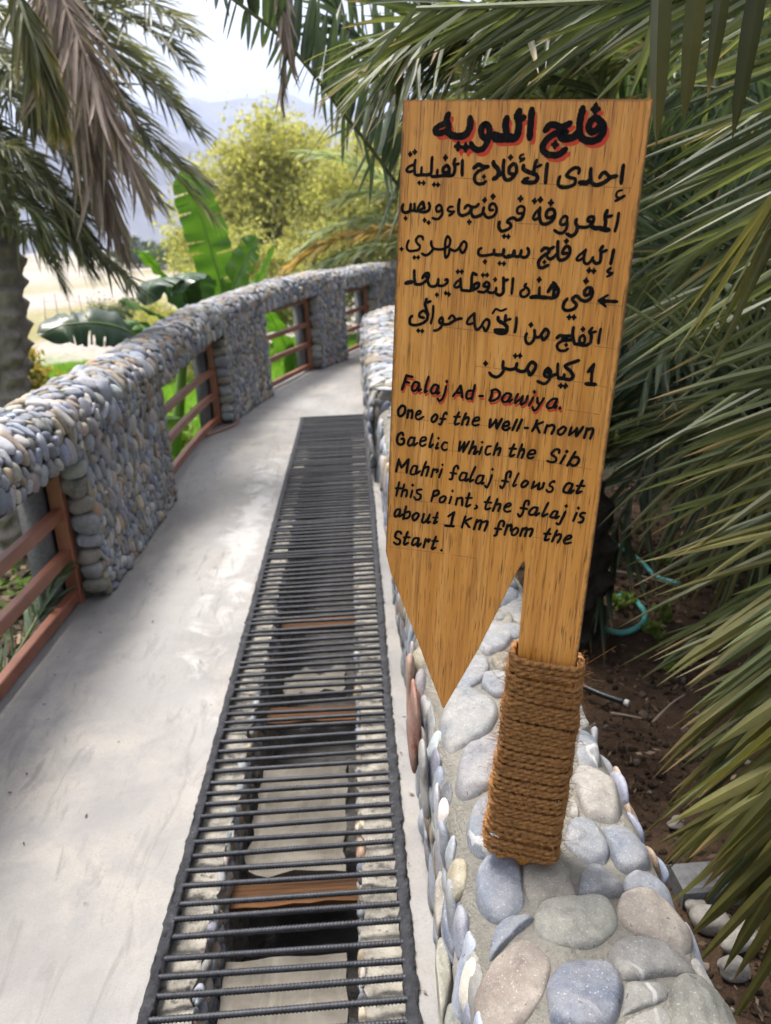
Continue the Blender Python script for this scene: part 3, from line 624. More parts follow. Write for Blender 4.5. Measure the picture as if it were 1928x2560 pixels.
# top beyond the sign
i0 = np.interp(.49, np.linspace(0, 1, 2), [0, 1])
a0 = WL[np.argmin(np.abs(WP[:, 0] - .135) + (WP[:, 1] < .49) * 9)]; a1 = WL[np.argmin(np.abs(WP[:, 0] - .46) + (WP[:, 1] < .46) * 9)]
tf = lambda u, v: np.c_[np.interp(a0 + v, WL, WP[:, 0]), 4.85 - u, np.interp(a0 + v, WL, WP[:, 1])]
LC = .44 * np.array([[.33, .36, .41], [.42, .42, .42], [.30, .34, .40], [.46, .45, .43], [.45, .41, .34], [.37, .38, .38]])
clad(b, tf, 3.02, a1 - a0, .088, 1.0, 419, m=0, sub=3, thick=.36, fill=.88, colr=lambda n, g: LC[g.integers(0, 6, n)] * g.uniform(.9, 1.12, (n, 1)))
clad(b, lambda u, v: np.c_[WX0 + .045 + v * .5, .3 + u, .475 + v * .25], 1.5, .06, .045, .8, 421, m=0, sub=2, thick=.4, fill=.8, keep=lambda mu: mu[:, 0] < .25)
at_root(wall, b.build('facing_stones', [M['cobble']]))
# the big cobbles of the top, traced one by one
A, B6, C5 = (1000, 1900, 1.795), (1000, 1900, 1.795), (950, 1350, 1.7035)
ST = [
 (A, '605,700 640,650 760,630 900,615 955,660 970,740 930,800 830,850 700,830 620,780', (.41, .405, .345), .034),
 (A, '975,680 1000,610 1090,585 1230,620 1310,690 1310,760 1270,820 1180,825 1060,780 990,730', (.56, .475, .385), .042),
 (A, '670,1010 720,930 830,905 940,920 1000,1010 995,1090 960,1185 820,1240 700,1190 675,1100', (.235, .285, .395), .038),
 (A, '345,960 400,870 500,800 580,780 660,840 685,930 650,1030 560,1150 430,1200 350,1130', (.43, .355, .30), .030),
 (A, '935,860 1000,800 1120,800 1230,830 1320,910 1230,950 1100,980 1000,985 960,930', (.36, .355, .335), .026),
 (A, '1205,1000 1260,945 1340,935 1440,975 1530,1040 1580,1120 1600,1190 1500,1260 1250,1260 1210,1120', (.335, .335, .285), .034),
 (A, '340,480 380,420 450,410 520,450 545,530 555,650 480,695 400,670 350,580', (.235, .285, .385), .036),
 (A, '550,470 700,420 800,620 690,640 610,670 560,600', (.36, .33, .275), .018),
 (A, '735,380 760,290 820,265 890,290 935,380 930,440 870,480 790,440', (.335, .36, .40), .036),
 (A, '905,290 950,260 1040,275 1110,330 1125,410 1080,480 990,485 940,400', (.29, .325, .39), .032),
 (A, '800,560 820,490 865,450 930,490 1010,590 960,610 810,620', (.31, .335, .375), .028),
 (A, '1000,540 1030,495 1110,490 1190,510 1240,590 1230,620 1080,585 1010,590', (.265, .31, .40), .032),
 (A, '405,800 430,720 490,690 590,700 600,720 500,780 410,845', (.245, .30, .41), .022),
 (A, '770,80 800,20 860,15 960,60 985,130 985,240 910,265 830,240 800,160', (.45, .42, .375), .032),
 (A, '300,270 330,180 400,140 430,200 400,290 440,400 360,400 310,340', (.31, .35, .41), .028),
 (A, '180,460 195,380 250,325 290,370 295,470 250,585 205,540', (.20, .26, .40), .024),
 (A, '150,240 180,185 240,190 260,260 230,340 190,400 160,440 145,330', (.47, .43, .365), .030),
 (A, '170,100 170,50 220,25 240,90 215,170 175,175', (.115, .125, .15), .022),
 (A, '150,560 165,480 200,490 225,600 215,720 180,830 160,700', (.44, .435, .35), .030),
 (A, '190,830 210,750 265,750 280,830 275,1010 240,1040 195,960', (.20, .215, .20), .024),
 (A, '200,1100 230,1035 280,1060 295,1150 250,1200 200,1180', (.40, .42, .46), .024),
 (A, '285,760 330,745 370,790 380,900 330,1000 290,930', (.44, .43, .40), .014),
 (A, '985,1160 1010,1000 1100,985 1190,1000 1205,1060 1100,1110 1010,1150', (.42, .415, .38), .012),
 (A, '1000,1180 1090,1125 1195,1090 1230,1200 1150,1260 1010,1260', (.42, .41, .38), .012),
 (A, '1285,850 1340,790 1400,860 1450,960 1390,945 1320,905', (.37, .37, .35), .012),
 (A, '760,250 775,180 800,215 800,260', (.45, .42, .38), .02),
 (C5, '835,900 850,800 900,785 935,840 930,930 860,950', (.30, .345, .41), .036),
 (C5, '260,740 300,640 390,635 480,690 500,760 440,830 320,865 275,820', (.41, .425, .44), .030),
 (C5, '325,960 360,870 450,820 520,830 510,960 480,1040 380,1070 330,1030', (.40, .40, .43), .026),
 (C5, '430,630 450,570 530,560 560,640 500,670', (.33, .365, .41), .028),
 (C5, '320,620 380,510 450,500 465,540 440,600 360,640', (.335, .36, .395), .028),
 (C5, '470,520 500,480 570,480 580,550 510,560', (.42, .365, .275), .024),
 (C5, '415,455 460,370 540,355 570,400 540,460 460,490', (.37, .385, .41), .028),
 (C5, '500,270 545,220 620,230 620,340 530,310', (.47, .465, .455), .024),
 (C5, '475,345 520,290 545,320 520,350', (.27, .30, .34), .022),
 (C5, '555,190 600,140 640,170 620,220', (.20, .22, .25), .022),
 (C5, '115,610 105,520 150,475 200,500 205,590 160,640', (.235, .28, .35), .034),
 (C5, '175,640 200,590 235,680 230,740 190,750', (.36, .385, .42), .024),
 (C5, '212,880 230,820 270,830 285,930 240,990 218,960', (.32, .36, .345), .022),
 (C5, '590,340 640,250 720,260 740,340 650,380', (.40, .41, .42), .026),
 (C5, '640,400 720,390 760,470 690,520 620,480', (.36, .36, .35), .026),
 (C5, '650,560 740,540 770,620 700,680 640,640', (.33, .36, .40), .028),
 (C5, '820,640 870,640 900,720 850,760', (.42, .42, .40), .028),
 (C5, '660,780 740,750 790,840 720,900 650,870', (.40, .38, .34), .026),
]
rg = np.random.default_rng(77); b = MB()
TCORE = lambda x, y: np.interp(x, WP[:, 0][18:60], WP[:, 1][18:60])
for vw, s_, colr, hh in ST:
    pts = np.array([[float(a) for a in c.split(',')] for c in s_.split()]); px = (pts[:, 0] / vw[2] + vw[0]) / 1.1573; py = (pts[:, 1] / vw[2] + vw[1]) / 1.1573
    W = np.array([PZ(a, c, WZ + .008) for a, c in zip(px, py)])[:, :2]
    cen = W.mean(0); ring = smooth_curve(np.vstack([W, W[:1]]), 57)[:-1]; ring = cen + (ring - cen) * .985
    ring = .6 * ring + .2 * np.roll(ring, 1, 0) + .2 * np.roll(ring, -1, 0)
    nr = 17; ring = cen + (ring - cen) * 1.085; hh = hh * .85; rad = np.concatenate([np.linspace(0.0, .6, 7), 1 - .4 * np.linspace(.92, 0, nr - 8) ** 1.6, [1.0]])
    V = []
    fac = [(unit(rg.normal(size=2)), rg.uniform(.10, .42), rg.uniform(.62, .95)) for _ in range(3)]
    tx, ty = rg.normal(0, .05, 2); size = np.linalg.norm(ring - cen, axis=1).mean()
    for r in rad:
        xy = cen + (ring - cen) * r; z = hh * (1 - r ** 4.2) ** .55
        for fd, fs, fh_ in fac: z = np.minimum(z, np.maximum(hh * (fh_ - fs * ((xy - cen) @ fd) / size), z * .55))
        z0 = TCORE(cen[0], 0) * .4 + .6 * TCORE(xy[:, 0], 0)
        V.append(np.c_[xy, z0 - .002 + z - .012 * (r ** 8) + (xy - cen) @ np.array([tx, ty])])
    V.append(np.c_[cen + (ring - cen) * .93, TCORE(cen[0], 0) * .4 + .6 * TCORE(ring[:, 0], 0) - .05])
    V = np.array(V); m = 56; sd_ = int(rg.integers(1e6)); fl_ = V.reshape(-1, 3); q = fl_ / size
    amp = size * .06; dd = vnoise(q * .55, sd_) * amp + vnoise(q * 1.6, sd_ + 1) * amp * .4 + vnoise(q * 4.2, sd_ + 4) * amp * .12
    fl_[:, 2] += dd * (np.repeat(np.append(rad, 1), m) < .98); fl_[:, :2] += (vnoise(q * .9, sd_ + 2) * amp * .35)[:, None] * unit(fl_[:, :2] - cen)
    b.add(fl_, grid_faces(len(V), m, True), 0, Col=np.tile((.92 * np.array(colr) + .08 * np.mean(colr)) * .43 * rg.uniform(.85, 1.12), (len(fl_), 1)))
# upright flat stones along the right-hand edge
for (x, y, sx, sy, c) in [(.502, 1.29, .020, .08, (.46, .31, .22)), (.503, 1.12, .018, .036, (.36, .26, .18)), (.10, 1.62, .016, .07, (.34, .13, .085)), (.098, 1.78, .014, .05, (.40, .22, .14)), (.098, 1.44, .015, .06, (.36, .355, .34))]:
    zc = .405 if x > .3 else .40
    V, F, C = stones(np.array([[x, y, zc]]), np.array([[0, 1., 0]]), np.array([[0, 0, 1.]]), np.array([[1., 0, 0]]), np.array([sy]), np.array([.07]), np.array([sx * .8]), 3, int(y * 1000), np.array([c]) * .62, .55); b.add(V, F, 0, Col=C)
at_root(wall, b.build('top_cobbles', [M['cobble']]))

# ---------------------------------------------------------------- the wooden arrow sign
SU = np.array([.95915, -.27278, -.07516]); SV = np.array([-.07905, -.0033, -.99687]); SN = np.array([.27168, .96208, -.02473]); SP0 = np.array([.25, 1.039, .53])
def on_board(X, Y):                                          # photo pixel (1928 wide) to board coordinates
    r = ray(X / 1.1573, Y / 1.1573); q = CAM + r * (((SP0 - CAM) @ SN) / (r @ SN)) - SP0; return q @ SU, q @ SV
TB = .019
sign = tag(empty('wooden_sign', SP0 - [0, 0, .05]), 'varnished wooden arrow-shaped sign hand-lettered in Arabic and English, on a roped post', 'sign')
out = [(-.276, -1.166), (.035, -1.167), (.0365, -.9), (.0355, -.53), (.036, -.20), (.034, .035), (-.055, .035), (-.0555, -.20), (-.0565, -.40), (-.0585, -.535), (-.0605, -.545), (-.064, -.541), (-.072, -.520), (-.115, -.392), (-.1655, -.2655), (-.168, -.2655), (-.215, -.380), (-.266, -.498), (-.275, -.532), (-.276, -.85)]
dense = []
for a, c in zip(out, out[1:] + out[:1]):
    m = max(1, int(np.hypot(c[0] - a[0], c[1] - a[1]) / .02))
    for k in range(m): dense.append((a[0] + (c[0] - a[0]) * k / m, a[1] + (c[1] - a[1]) * k / m))
bm = bmesh = None
import bmesh
bm = bmesh.new(); vf = [bm.verts.new((u, v + .0006 * math.sin(u * 300 + v * 170), 0)) for u, v in dense]
face = bm.faces.new(vf); g = bmesh.ops.extrude_face_region(bm, geom=[face]); 
for e in g['geom']:
    if isinstance(e, bmesh.types.BMVert): e.co.z += TB
bmesh.ops.recalc_face_normals(bm, faces=bm.faces)
bmesh.ops.bevel(bm, geom=[e for e in bm.edges if (abs(e.verts[0].co.z - e.verts[1].co.z) < 1e-6)], offset=.0014, segments=2, affect='EDGES')
bmesh.ops.triangulate(bm, faces=[f for f in bm.faces if len(f.verts) > 4])
bmesh.ops.subdivide_edges(bm, edges=[e for e in bm.edges if e.calc_length() > .05], cuts=1, use_grid_fill=False)
bmesh.ops.triangulate(bm, faces=[f for f in bm.faces if len(f.verts) > 4])
bm.verts.index_update(); BV = np.array([v.co[:] for v in bm.verts]); BF3 = [[v.index for v in f.verts] for f in bm.faces]
dn = np.array(dense); de = np.array([np.min(np.hypot(dn[:, 0] - p[0], dn[:, 1] - p[1])) for p in BV])
top = (BV[:, 1] < -1.1)
edgea = np.clip(1 - de / .006, 0, 1) * .8 * np.where(top, 1.15, .75)
f3 = np.array([f for f in BF3 if len(f) == 3]); f4 = np.array([f for f in BF3 if len(f) == 4])
sb = MB(); z1 = np.zeros
sb.add(BV, [a for a in (f3, f4) if len(a)], 0, edge=edgea)

TEXT = [
# title, painted thick with a red shadow
((1060, 240, 3.332), 1, '46 1480,230 1440,185 1395,205 1372,260 1395,300 1440,285 1465,250;48 1450,190 1492,240 1492,300 1455,355 1400,375 1335,362 1298,310 1302,200 1324,98;50 1290,300 1240,345 1160,355 1130,320;44 1222,225 1150,258 1062,238 1008,290;52 1120,290 1180,300 1150,320;44 1120,300 1050,340 1000,395 992,450 1040,490 1120,488 1182,442;62 1092,405;76 1430,108;46 900,110 890,230 880,355;48 798,120 770,185;44 838,178 780,200;50 790,180 788,280 765,345 700,355 600,355 588,315;48 692,180 680,240 690,330;56 588,330 640,345 740,345;44 512,228 478,275 485,330 520,350 545,310 540,255 512,228;40 545,300 532,370 500,430 455,450 412,430 392,392;44 208,148 190,195 205,250 200,315;40 200,222 130,248 92,285 112,312 165,302 205,280;48 200,300 240,330 310,335 360,310 384,250 386,180;66 285,420;66 348,428'),
((1000, 370, 5.745), 0, '44 900,175 895,290 895,395;42 795,155 775,230 790,260 785,340 760,395;36 850,225 800,240;40 770,390 700,400 640,395 560,405 470,410 445,390;44 680,245 625,290 625,350 690,350 710,300 680,245;40 700,300 715,370;34 540,310 535,380;40 465,130 455,250 450,350 400,385 330,385 240,392;34 315,275 305,370;38 225,170 210,260 215,385;34 205,235 130,270 95,320 130,345 205,325;70 150,90;70 215,55;74 655,140;62 280,500;62 340,503;62 490,525;62 548,528;52 1060,290 1130,240 1200,272 1270,268;40 1220,290 1140,330;42 1140,320 1080,390 1075,470 1120,512 1190,512 1236,480;62 1208,410;54 1345,195 1350,240 1400,290 1420,350 1390,420 1340,448;46 1495,170 1485,280 1490,400 1530,460 1600,440 1660,370 1676,310 1660,240 1620,235 1570,290 1575,365 1640,375;40 1430,400 1480,345;74 1590,135'),
((1290, 380, 5.745), 0, '28 112,32 62,58 62,98 125,88;28 125,102 58,140;52 110,190 112,250 190,290 285,325 308,380 270,430 190,440 92,428;44 300,115 270,200 262,260 250,330;36 365,185 300,218;40 180,375 112,395;46 450,165 435,310 425,450;42 900,310 912,250 860,225 780,268 728,340 780,368 850,390 842,460 760,500 660,508 610,470 615,400 635,350;46 1078,235 1070,330 1082,420;58 912,440 960,440 1020,442 1060,405;50 1080,440 1150,475 1240,450 1320,400 1370,362 1450,345;44 1198,372 1240,310 1285,295 1340,360;48 1545,185 1525,330 1512,452;28 1530,545 1460,570 1440,630 1480,662;40 1560,630 1430,702'),
((990, 480, 5.745), 0, '40 105,175 90,240 110,290 160,292 205,260 215,170;36 215,272 262,255 270,165;36 265,272 330,272 400,215 388,140 340,190 310,250;40 390,150 412,240;38 330,275 410,288 470,262 488,200 472,152;62 140,378;62 412,405;62 470,438;34 625,180 582,220 590,280 640,270 658,220 625,180;34 660,230 668,310 630,370 580,390 522,372;30 822,212 770,215 742,260 790,282 845,278;32 830,292 765,342;42 915,105 900,200 905,300 940,338 1000,328 1060,290 1090,230;40 985,238 1030,190 1090,215 1150,212 1192,172;42 1090,220 1080,290 1110,352 1170,352 1240,312 1266,220;38 1265,300 1300,360 1370,362 1430,312 1446,232 1400,165 1348,200 1350,258 1400,258;72 1275,115;76 1395,65;70 1055,430;42 1490,425 1478,500 1515,560 1590,545 1650,500 1640,455 1600,430 1630,390 1690,372 1740,402 1800,380 1842,310;34 1790,200 1745,240 1748,298 1790,308 1840,288 1842,222 1790,200;66 1555,635;68 1615,640;82 1791,97'),
((1280, 480, 5.745), 0, '44 405,222 395,330 410,420 450,462 520,450 590,400 616,320 600,260 550,245 500,290 500,360 560,370 600,335;36 400,240 340,300 305,370 330,395 390,370;78 325,130;80 410,110;84 560,155;36 760,340 710,390 695,450 730,472 780,440 795,370 760,340;40 795,420 785,520 740,580 680,590 608,548;46 930,390 915,440 940,500 920,580 860,632 785,600;42 950,502 1050,508 1112,488 1170,420 1170,360 1112,365 1092,410 1150,440;54 1130,485 1200,520 1260,512;46 1370,262 1340,350 1345,440 1330,530;40 1440,340 1350,362;60 1250,515 1340,540 1395,545;40 1535,300 1515,430 1480,565'),
((990, 580, 5.745), 0, '60 82,245;34 390,110 380,70 330,60 290,110 312,170 346,200 330,250 260,270 190,270 160,230 165,170 185,120;60 265,365;60 322,365;36 510,130 510,190 535,240 490,300 430,335 372,308;34 540,240 620,250 690,240 760,200 782,120 745,60 712,130 708,220 705,320 722,372 762,310 772,230;36 770,240 840,270 900,240 950,160 985,135 1015,180 1000,250 955,302 920,240;38 1230,230 1190,260 1190,320 1240,340 1330,330 1400,310 1412,250;44 1410,320 1480,330 1540,310 1550,245;42 1540,340 1590,362 1668,338 1700,262;66 1280,425;60 1490,450;66 1552,455'),
((1270, 580, 5.745), 0, '42 0,338 80,342 95,265;42 100,352 170,342 195,260;40 180,352 240,366 290,330 300,270 280,228;44 480,275 530,230 600,245 660,215;46 600,260 560,320 500,345;44 560,310 490,360 440,430 450,500 500,512 582,475;60 525,432;42 560,350 600,390 660,360 705,312;44 720,130 715,250 720,370 760,405 830,382 885,310 886,230 845,205 800,250 790,310 855,300;74 840,132;38 1120,250 1095,340 1095,430 1140,458 1190,420 1225,360;34 1110,268 1030,330 985,390 1020,406 1085,372;42 1220,400 1260,450 1320,430 1336,350 1336,280;44 1365,200 1320,272;40 1420,260 1330,302;44 1520,252 1500,350 1475,460;36 1480,515 1430,560 1470,590 1505,588;32 1500,600 1422,642;76 1165,552;76 1232,560'),
((990, 650, 5.745), 0, '40 265,145 265,250 280,335;54 142,335 190,320 240,312;40 270,345 350,348 420,310 470,250 468,190 420,200 380,262;44 425,230 462,255;40 450,290 490,370 560,376 600,340 610,270;38 600,365 670,370 735,330 742,280 705,288;66 590,500;60 715,475;64 762,490;38 930,262 930,350 942,435;34 925,278 870,320 840,372 870,395 925,370;64 890,167;64 945,167;40 940,432 1040,442 1110,430 1180,390 1190,330 1130,350 1110,420;40 1110,180 1090,250 1086,350 1080,425;44 1110,187 1160,215;38 1180,452 1260,462 1320,420 1342,350 1300,315 1258,370 1325,390;62 1250,215;62 1312,215;38 1320,462 1390,470 1435,440 1440,395;42 1430,470 1480,506 1540,470 1546,380 1546,250;42 1610,280 1545,302;66 1427,280'),
((1270, 670, 5.745), 0, '38 75,145 65,260 55,372;36 265,225 240,262 290,300 302,360 250,410 190,402 185,342 240,300;38 455,275 450,360 458,415;54 328,420 400,412 470,418 560,425;46 650,205 702,270 726,330 702,400 640,430 570,425;48 640,235 600,305 575,345;42 655,260 662,330 650,405;50 668,280 690,310;76 450,168;44 855,438 808,500 795,578 850,610 940,590 985,530 945,480 928,440 990,400 1040,450 1110,476 1180,440 1216,360 1195,290 1140,290 1100,340 1110,392 1172,370 1182,320;74 880,705;74 948,705;84 1120,188;32 1302,465 1438,388;32 1302,470 1408,555;44 1320,472 1568,483;54 1370,445 1382,500'),
((1000, 730, 5.745), 0, '40 180,340 145,380 145,450 190,476 260,470 340,440 392,390 392,320 340,270 285,310 290,355 350,370;42 385,95 365,180 385,260 412,330;38 445,132 390,152;34 480,195 475,320 445,455;64 265,555;64 322,560;38 600,360 565,410 580,450 615,430 615,370;36 610,420 600,490 550,540 488,555;40 620,465 700,460 780,412 840,385 890,380;34 700,385 750,335 795,380;38 1070,300 1070,400 1080,500 1110,542 1170,490 1200,430;34 1060,312 990,380 965,450 1010,460 1065,440;38 1200,430 1250,390 1285,430 1270,500 1230,562 1200,500;30 1330,310 1380,245 1450,270 1530,240;50 1410,358 1420,410 1500,460 1540,510 1520,580 1440,592 1365,570;48 1362,545 1500,545;44 1520,330 1512,430;40 1590,388 1530,402'),
((1280, 770, 6.408), 0, '44 75,150 68,270 45,390;44 240,402 215,480 240,560 300,566 350,500 366,420 360,345;46 360,430 400,472 450,450 500,380 540,335 585,380 570,450 500,512 480,450;84 305,270;52 718,482 770,442 860,452 930,442;54 880,482 800,510 940,510 970,470;44 820,520 740,570 725,630 770,680 850,682 902,650;70 868,590;46 990,305 975,400 985,480 1000,565;48 1000,575 1070,582;42 1140,430 1090,480 1090,550 1150,562 1168,480 1140,430;46 1080,590 1180,596 1250,560 1270,480 1270,400;42 1290,315 1240,380 1270,425;42 1345,377 1270,395;42 1425,330 1400,450 1385,570;80 1138,340'),
((1190, 860, 5.048), 0, '70 122,245;38 345,215 340,290 350,330 310,390 260,416 200,396 170,358;40 350,300 430,322 500,302 520,240;42 510,320 570,346 630,330 680,250 715,225 755,270 730,340 682,392 660,330;64 497,150;64 557,147;40 910,300 870,350 870,400 920,412 945,350 910,300;40 895,350 920,370;38 940,390 920,460 860,500 775,468;42 940,410 1015,380;34 1035,245 1030,340 1040,435;48 1040,430 1110,432;38 1115,380 1110,430;42 1110,440 1190,446 1226,400 1190,340 1130,290 1140,262 1230,230 1300,206;70 1072,525;72 1128,530;38 1490,250 1468,340 1455,485;42 1488,260 1415,352;46 1385,500 1512,510'),
# English
((980, 920, 6.942), 1, '50 255,120 220,240 175,375;46 255,128 365,155;42 240,240 305,255;44 480,260 400,245 350,330 360,390 420,380 480,272;42 480,262 460,390 512,368;44 640,145 600,270 570,420;40 570,425 615,395;44 810,310 740,290 680,370 690,430 750,430 810,322;42 815,302 785,440 832,420;42 945,310 915,440 870,540 820,570 795,522;66 955,232;42 1195,300 1130,400 1060,490;48 1195,300 1210,400 1222,510;44 1125,425 1210,435;44 1445,290 1410,430 1385,545;42 1400,390 1320,402 1290,480 1310,530 1390,520;44 1515,485 1585,485'),
((1200, 940, 6.942), 1, '48 212,245 200,340 165,425;44 195,252 280,232 345,290 320,370 250,420 170,430;44 540,310 460,302 390,380 400,440 470,440 550,322;42 545,312 500,450 562,408;42 665,305 620,390 610,472;38 615,470 700,400 750,342;46 745,342 710,490 790,450 832,340;42 930,362 850,515;70 945,275;44 1000,372 1000,460 1030,480;42 1115,382 1050,480 980,580 930,590 915,530;44 1340,392 1260,402 1170,490 1180,550 1260,540 1340,422;44 1345,392 1290,550 1340,520;68 1390,555'),
((980, 1000, 6.408), 0, '44 160,85 105,160 110,240 150,255 205,200 210,110 160,85;40 270,152 245,290;40 265,192 320,162 330,220 315,295;36 400,240 460,210 450,170 400,200 385,280 430,310 510,265;40 700,222 640,290 650,350 700,330 730,260 700,222;36 880,230 870,195 830,240 810,330 780,390 750,380;36 770,297 865,302;38 1080,192 1030,290 1010,390 1080,370;36 995,267 1095,267;40 1190,207 1150,300 1120,400;40 1150,312 1220,272 1230,320 1200,405;36 1300,340 1390,320 1390,277 1330,290 1290,370 1330,406 1395,390'),
((1220, 1010, 5.95), 0, '42 40,222 25,350;36 30,350 120,242;40 120,227 130,365;42 130,365 210,217;38 230,332 310,312 300,257 240,290 220,360 270,386 332,350;40 435,227 365,390;40 510,227 430,400;38 545,355 600,355;40 735,237 700,330 655,405;36 825,265 710,312;40 720,320 770,425;38 880,307 845,430;40 880,332 970,312 985,360 945,445;38 1130,332 1050,390 1055,450 1110,440 1160,370 1130,332;38 1245,340 1205,465;34 1210,460 1290,400 1330,352;42 1325,352 1310,480;42 1315,480 1420,337;42 1480,357 1430,505;42 1470,390 1550,362 1560,410 1520,515'),
((980, 1065, 6.408), 0, '44 185,150 160,105 100,150 85,250 130,296 190,270 190,202 150,207;38 360,190 300,187 260,260 270,310 330,290 370,192;38 370,182 345,310 412,268;36 460,250 540,222 540,182 480,190 450,280 490,320 546,290;36 655,122 600,340 665,290;38 740,267 705,360 746,345;52 748,195;36 890,270 840,262 800,330 830,385 886,370;38 1095,242 1075,400;34 1080,400 1165,262;40 1165,252 1140,415;38 1140,415 1240,242;38 1310,237 1235,445;40 1270,360 1340,322 1340,370 1310,450 1382,400;36 1445,327 1400,455;50 1447,258;36 1590,320 1530,332 1500,410 1520,460 1576,440'),
((1220, 1080, 6.408), 0, '40 155,172 90,370;40 120,290 195,252 195,300 165,375;40 425,192 380,290 355,390 430,360;38 345,262 455,267;40 550,192 475,400;42 510,300 575,272 575,330 540,415;38 650,360 750,342 745,290 680,300 635,380 670,420 736,400;40 1140,340 1140,282 1080,280 1020,350 1090,410 1080,470 1010,480 948,460;40 1240,367 1160,505;66 1265,310;42 1405,312 1340,420 1270,540;42 1340,412 1430,402 1460,450 1420,520 1350,535 1310,490'),
((980, 1130, 6.408), 0, '42 115,107 90,210 70,315;44 110,122 155,250;44 155,250 270,112;44 270,112 235,330;36 410,230 350,222 305,300 310,355 380,340 410,232;38 410,222 385,345 456,300;40 550,152 510,260 475,380;40 510,262 585,232 580,290 550,385;38 670,262 630,400;36 660,292 735,277 715,330;36 805,267 755,410;48 812,203;38 1065,270 1050,217 1000,250 980,340 960,430 920,430;36 935,330 1035,345;38 1200,340 1130,332 1085,410 1100,450 1170,430 1205,332;38 1205,332 1175,460 1232,430;38 1340,232 1290,340 1245,470 1310,440;38 1470,380 1400,377 1350,450 1360,500 1430,480 1470,372;40 1475,372 1435,505 1476,490;36 1605,362 1570,470 1520,570 1490,530;54 1612,275'),
((1220, 1150, 6.408), 0, '40 350,280 370,202 350,177 300,220 285,300 260,400 220,450 195,410;40 225,327 325,345;34 495,207 440,320 400,420 462,390;40 605,322 545,380 545,430 595,420 645,360 605,322;38 745,337 700,455;36 705,450 830,372;42 825,362 800,470;42 805,470 870,440 900,362;36 1065,360 1060,332 1000,370 990,410 1040,440 1020,500 960,505 935,470;42 1350,380 1280,372 1220,450 1220,510 1290,510 1360,392;44 1360,382 1310,530 1380,480;44 1520,322 1460,440 1420,530 1500,500;40 1420,412 1550,412'),
((980, 1195, 6.408), 0, '40 120,62 70,285;40 60,162 160,162;40 200,97 150,295;40 170,212 235,187 245,230 225,300;38 330,192 300,310;60 335,112;40 480,180 410,192 410,240 460,270 450,330 390,346 360,300;40 675,202 660,270 630,370;40 670,212 740,197 750,250 670,292;38 830,282 770,330 775,385 830,375 865,310 830,282;38 955,292 920,405;50 972,205;38 1050,312 1025,430;40 1050,332 1120,312 1130,370 1125,440;40 1245,237 1215,340 1190,455 1260,425;38 1185,317 1285,317;36 1350,432 1365,470 1325,492;40 1570,297 1520,400 1500,500 1582,480;38 1480,382 1600,392'),
((1220, 1215, 6.408), 0, '42 155,202 80,400;42 120,300 195,282 195,330 165,400;38 270,340 360,312 350,272 290,300 260,370 300,410 366,395;40 650,300 655,242 610,237 580,300 560,420 510,490 480,440;42 520,347 630,365;40 800,350 730,342 665,410 670,455 740,450 800,352;42 800,342 765,470 826,430;40 970,262 900,400 870,485 962,440;38 1120,410 1060,402 1005,470 1010,500 1080,490 1120,402;40 1120,402 1080,515 1142,480;42 1245,402 1200,500 1140,610 1095,590;64 1255,318;40 1425,422 1365,560;60 1450,352;42 1560,430 1500,432 1480,480 1530,510 1510,570 1450,580'),
((970, 1255, 6.408), 0, '40 200,112 140,122 110,190 125,235 190,180 200,112;40 200,122 180,230 242,190;40 295,62 265,200 245,275;40 270,172 345,152 350,220 300,260 250,250;42 460,167 400,220 410,285 460,270 495,200 460,167;40 580,182 550,310 590,320 650,250 675,192;38 670,202 635,330 682,310;40 800,162 765,270 735,345 792,310;38 725,247 800,247;44 1065,157 1035,260 1010,370;38 1060,160 965,230;44 915,375 1060,385;40 1245,222 1210,330 1185,410;38 1345,252 1215,312;42 1230,302 1310,405;40 1430,277 1375,440;42 1420,322 1500,292 1460,440;42 1490,332 1590,302 1590,350 1545,460;42 215,510 200,475 140,480 120,560 190,600 190,660 140,675 95,640;42 320,472 280,580 260,680 330,650;40 250,567 355,562;40 500,580 430,577 390,650 400,690 470,650 500,572;42 500,582 470,710 532,660;42 610,582 570,730;42 595,632 670,592 650,640;42 775,547 735,650 705,750 766,725;40 710,622 805,622;54 860,770'),
((1210, 1280, 6.408), 0, '42 310,230 325,162 290,137 250,170 225,260 200,360 165,375;42 175,262 280,272;42 380,197 330,365;42 365,242 440,202 430,300;38 525,242 455,300 455,365 510,355 550,290 525,242;40 625,252 580,385;42 610,292 690,252 655,390;42 680,292 770,262 770,320 735,390;40 1060,262 1010,350 975,450 1046,430;42 965,342 1070,347;42 1175,287 1090,475;40 1130,382 1220,352 1230,400 1180,490;40 1290,450 1390,412 1390,372 1330,390 1280,460 1310,500 1400,485'),
]
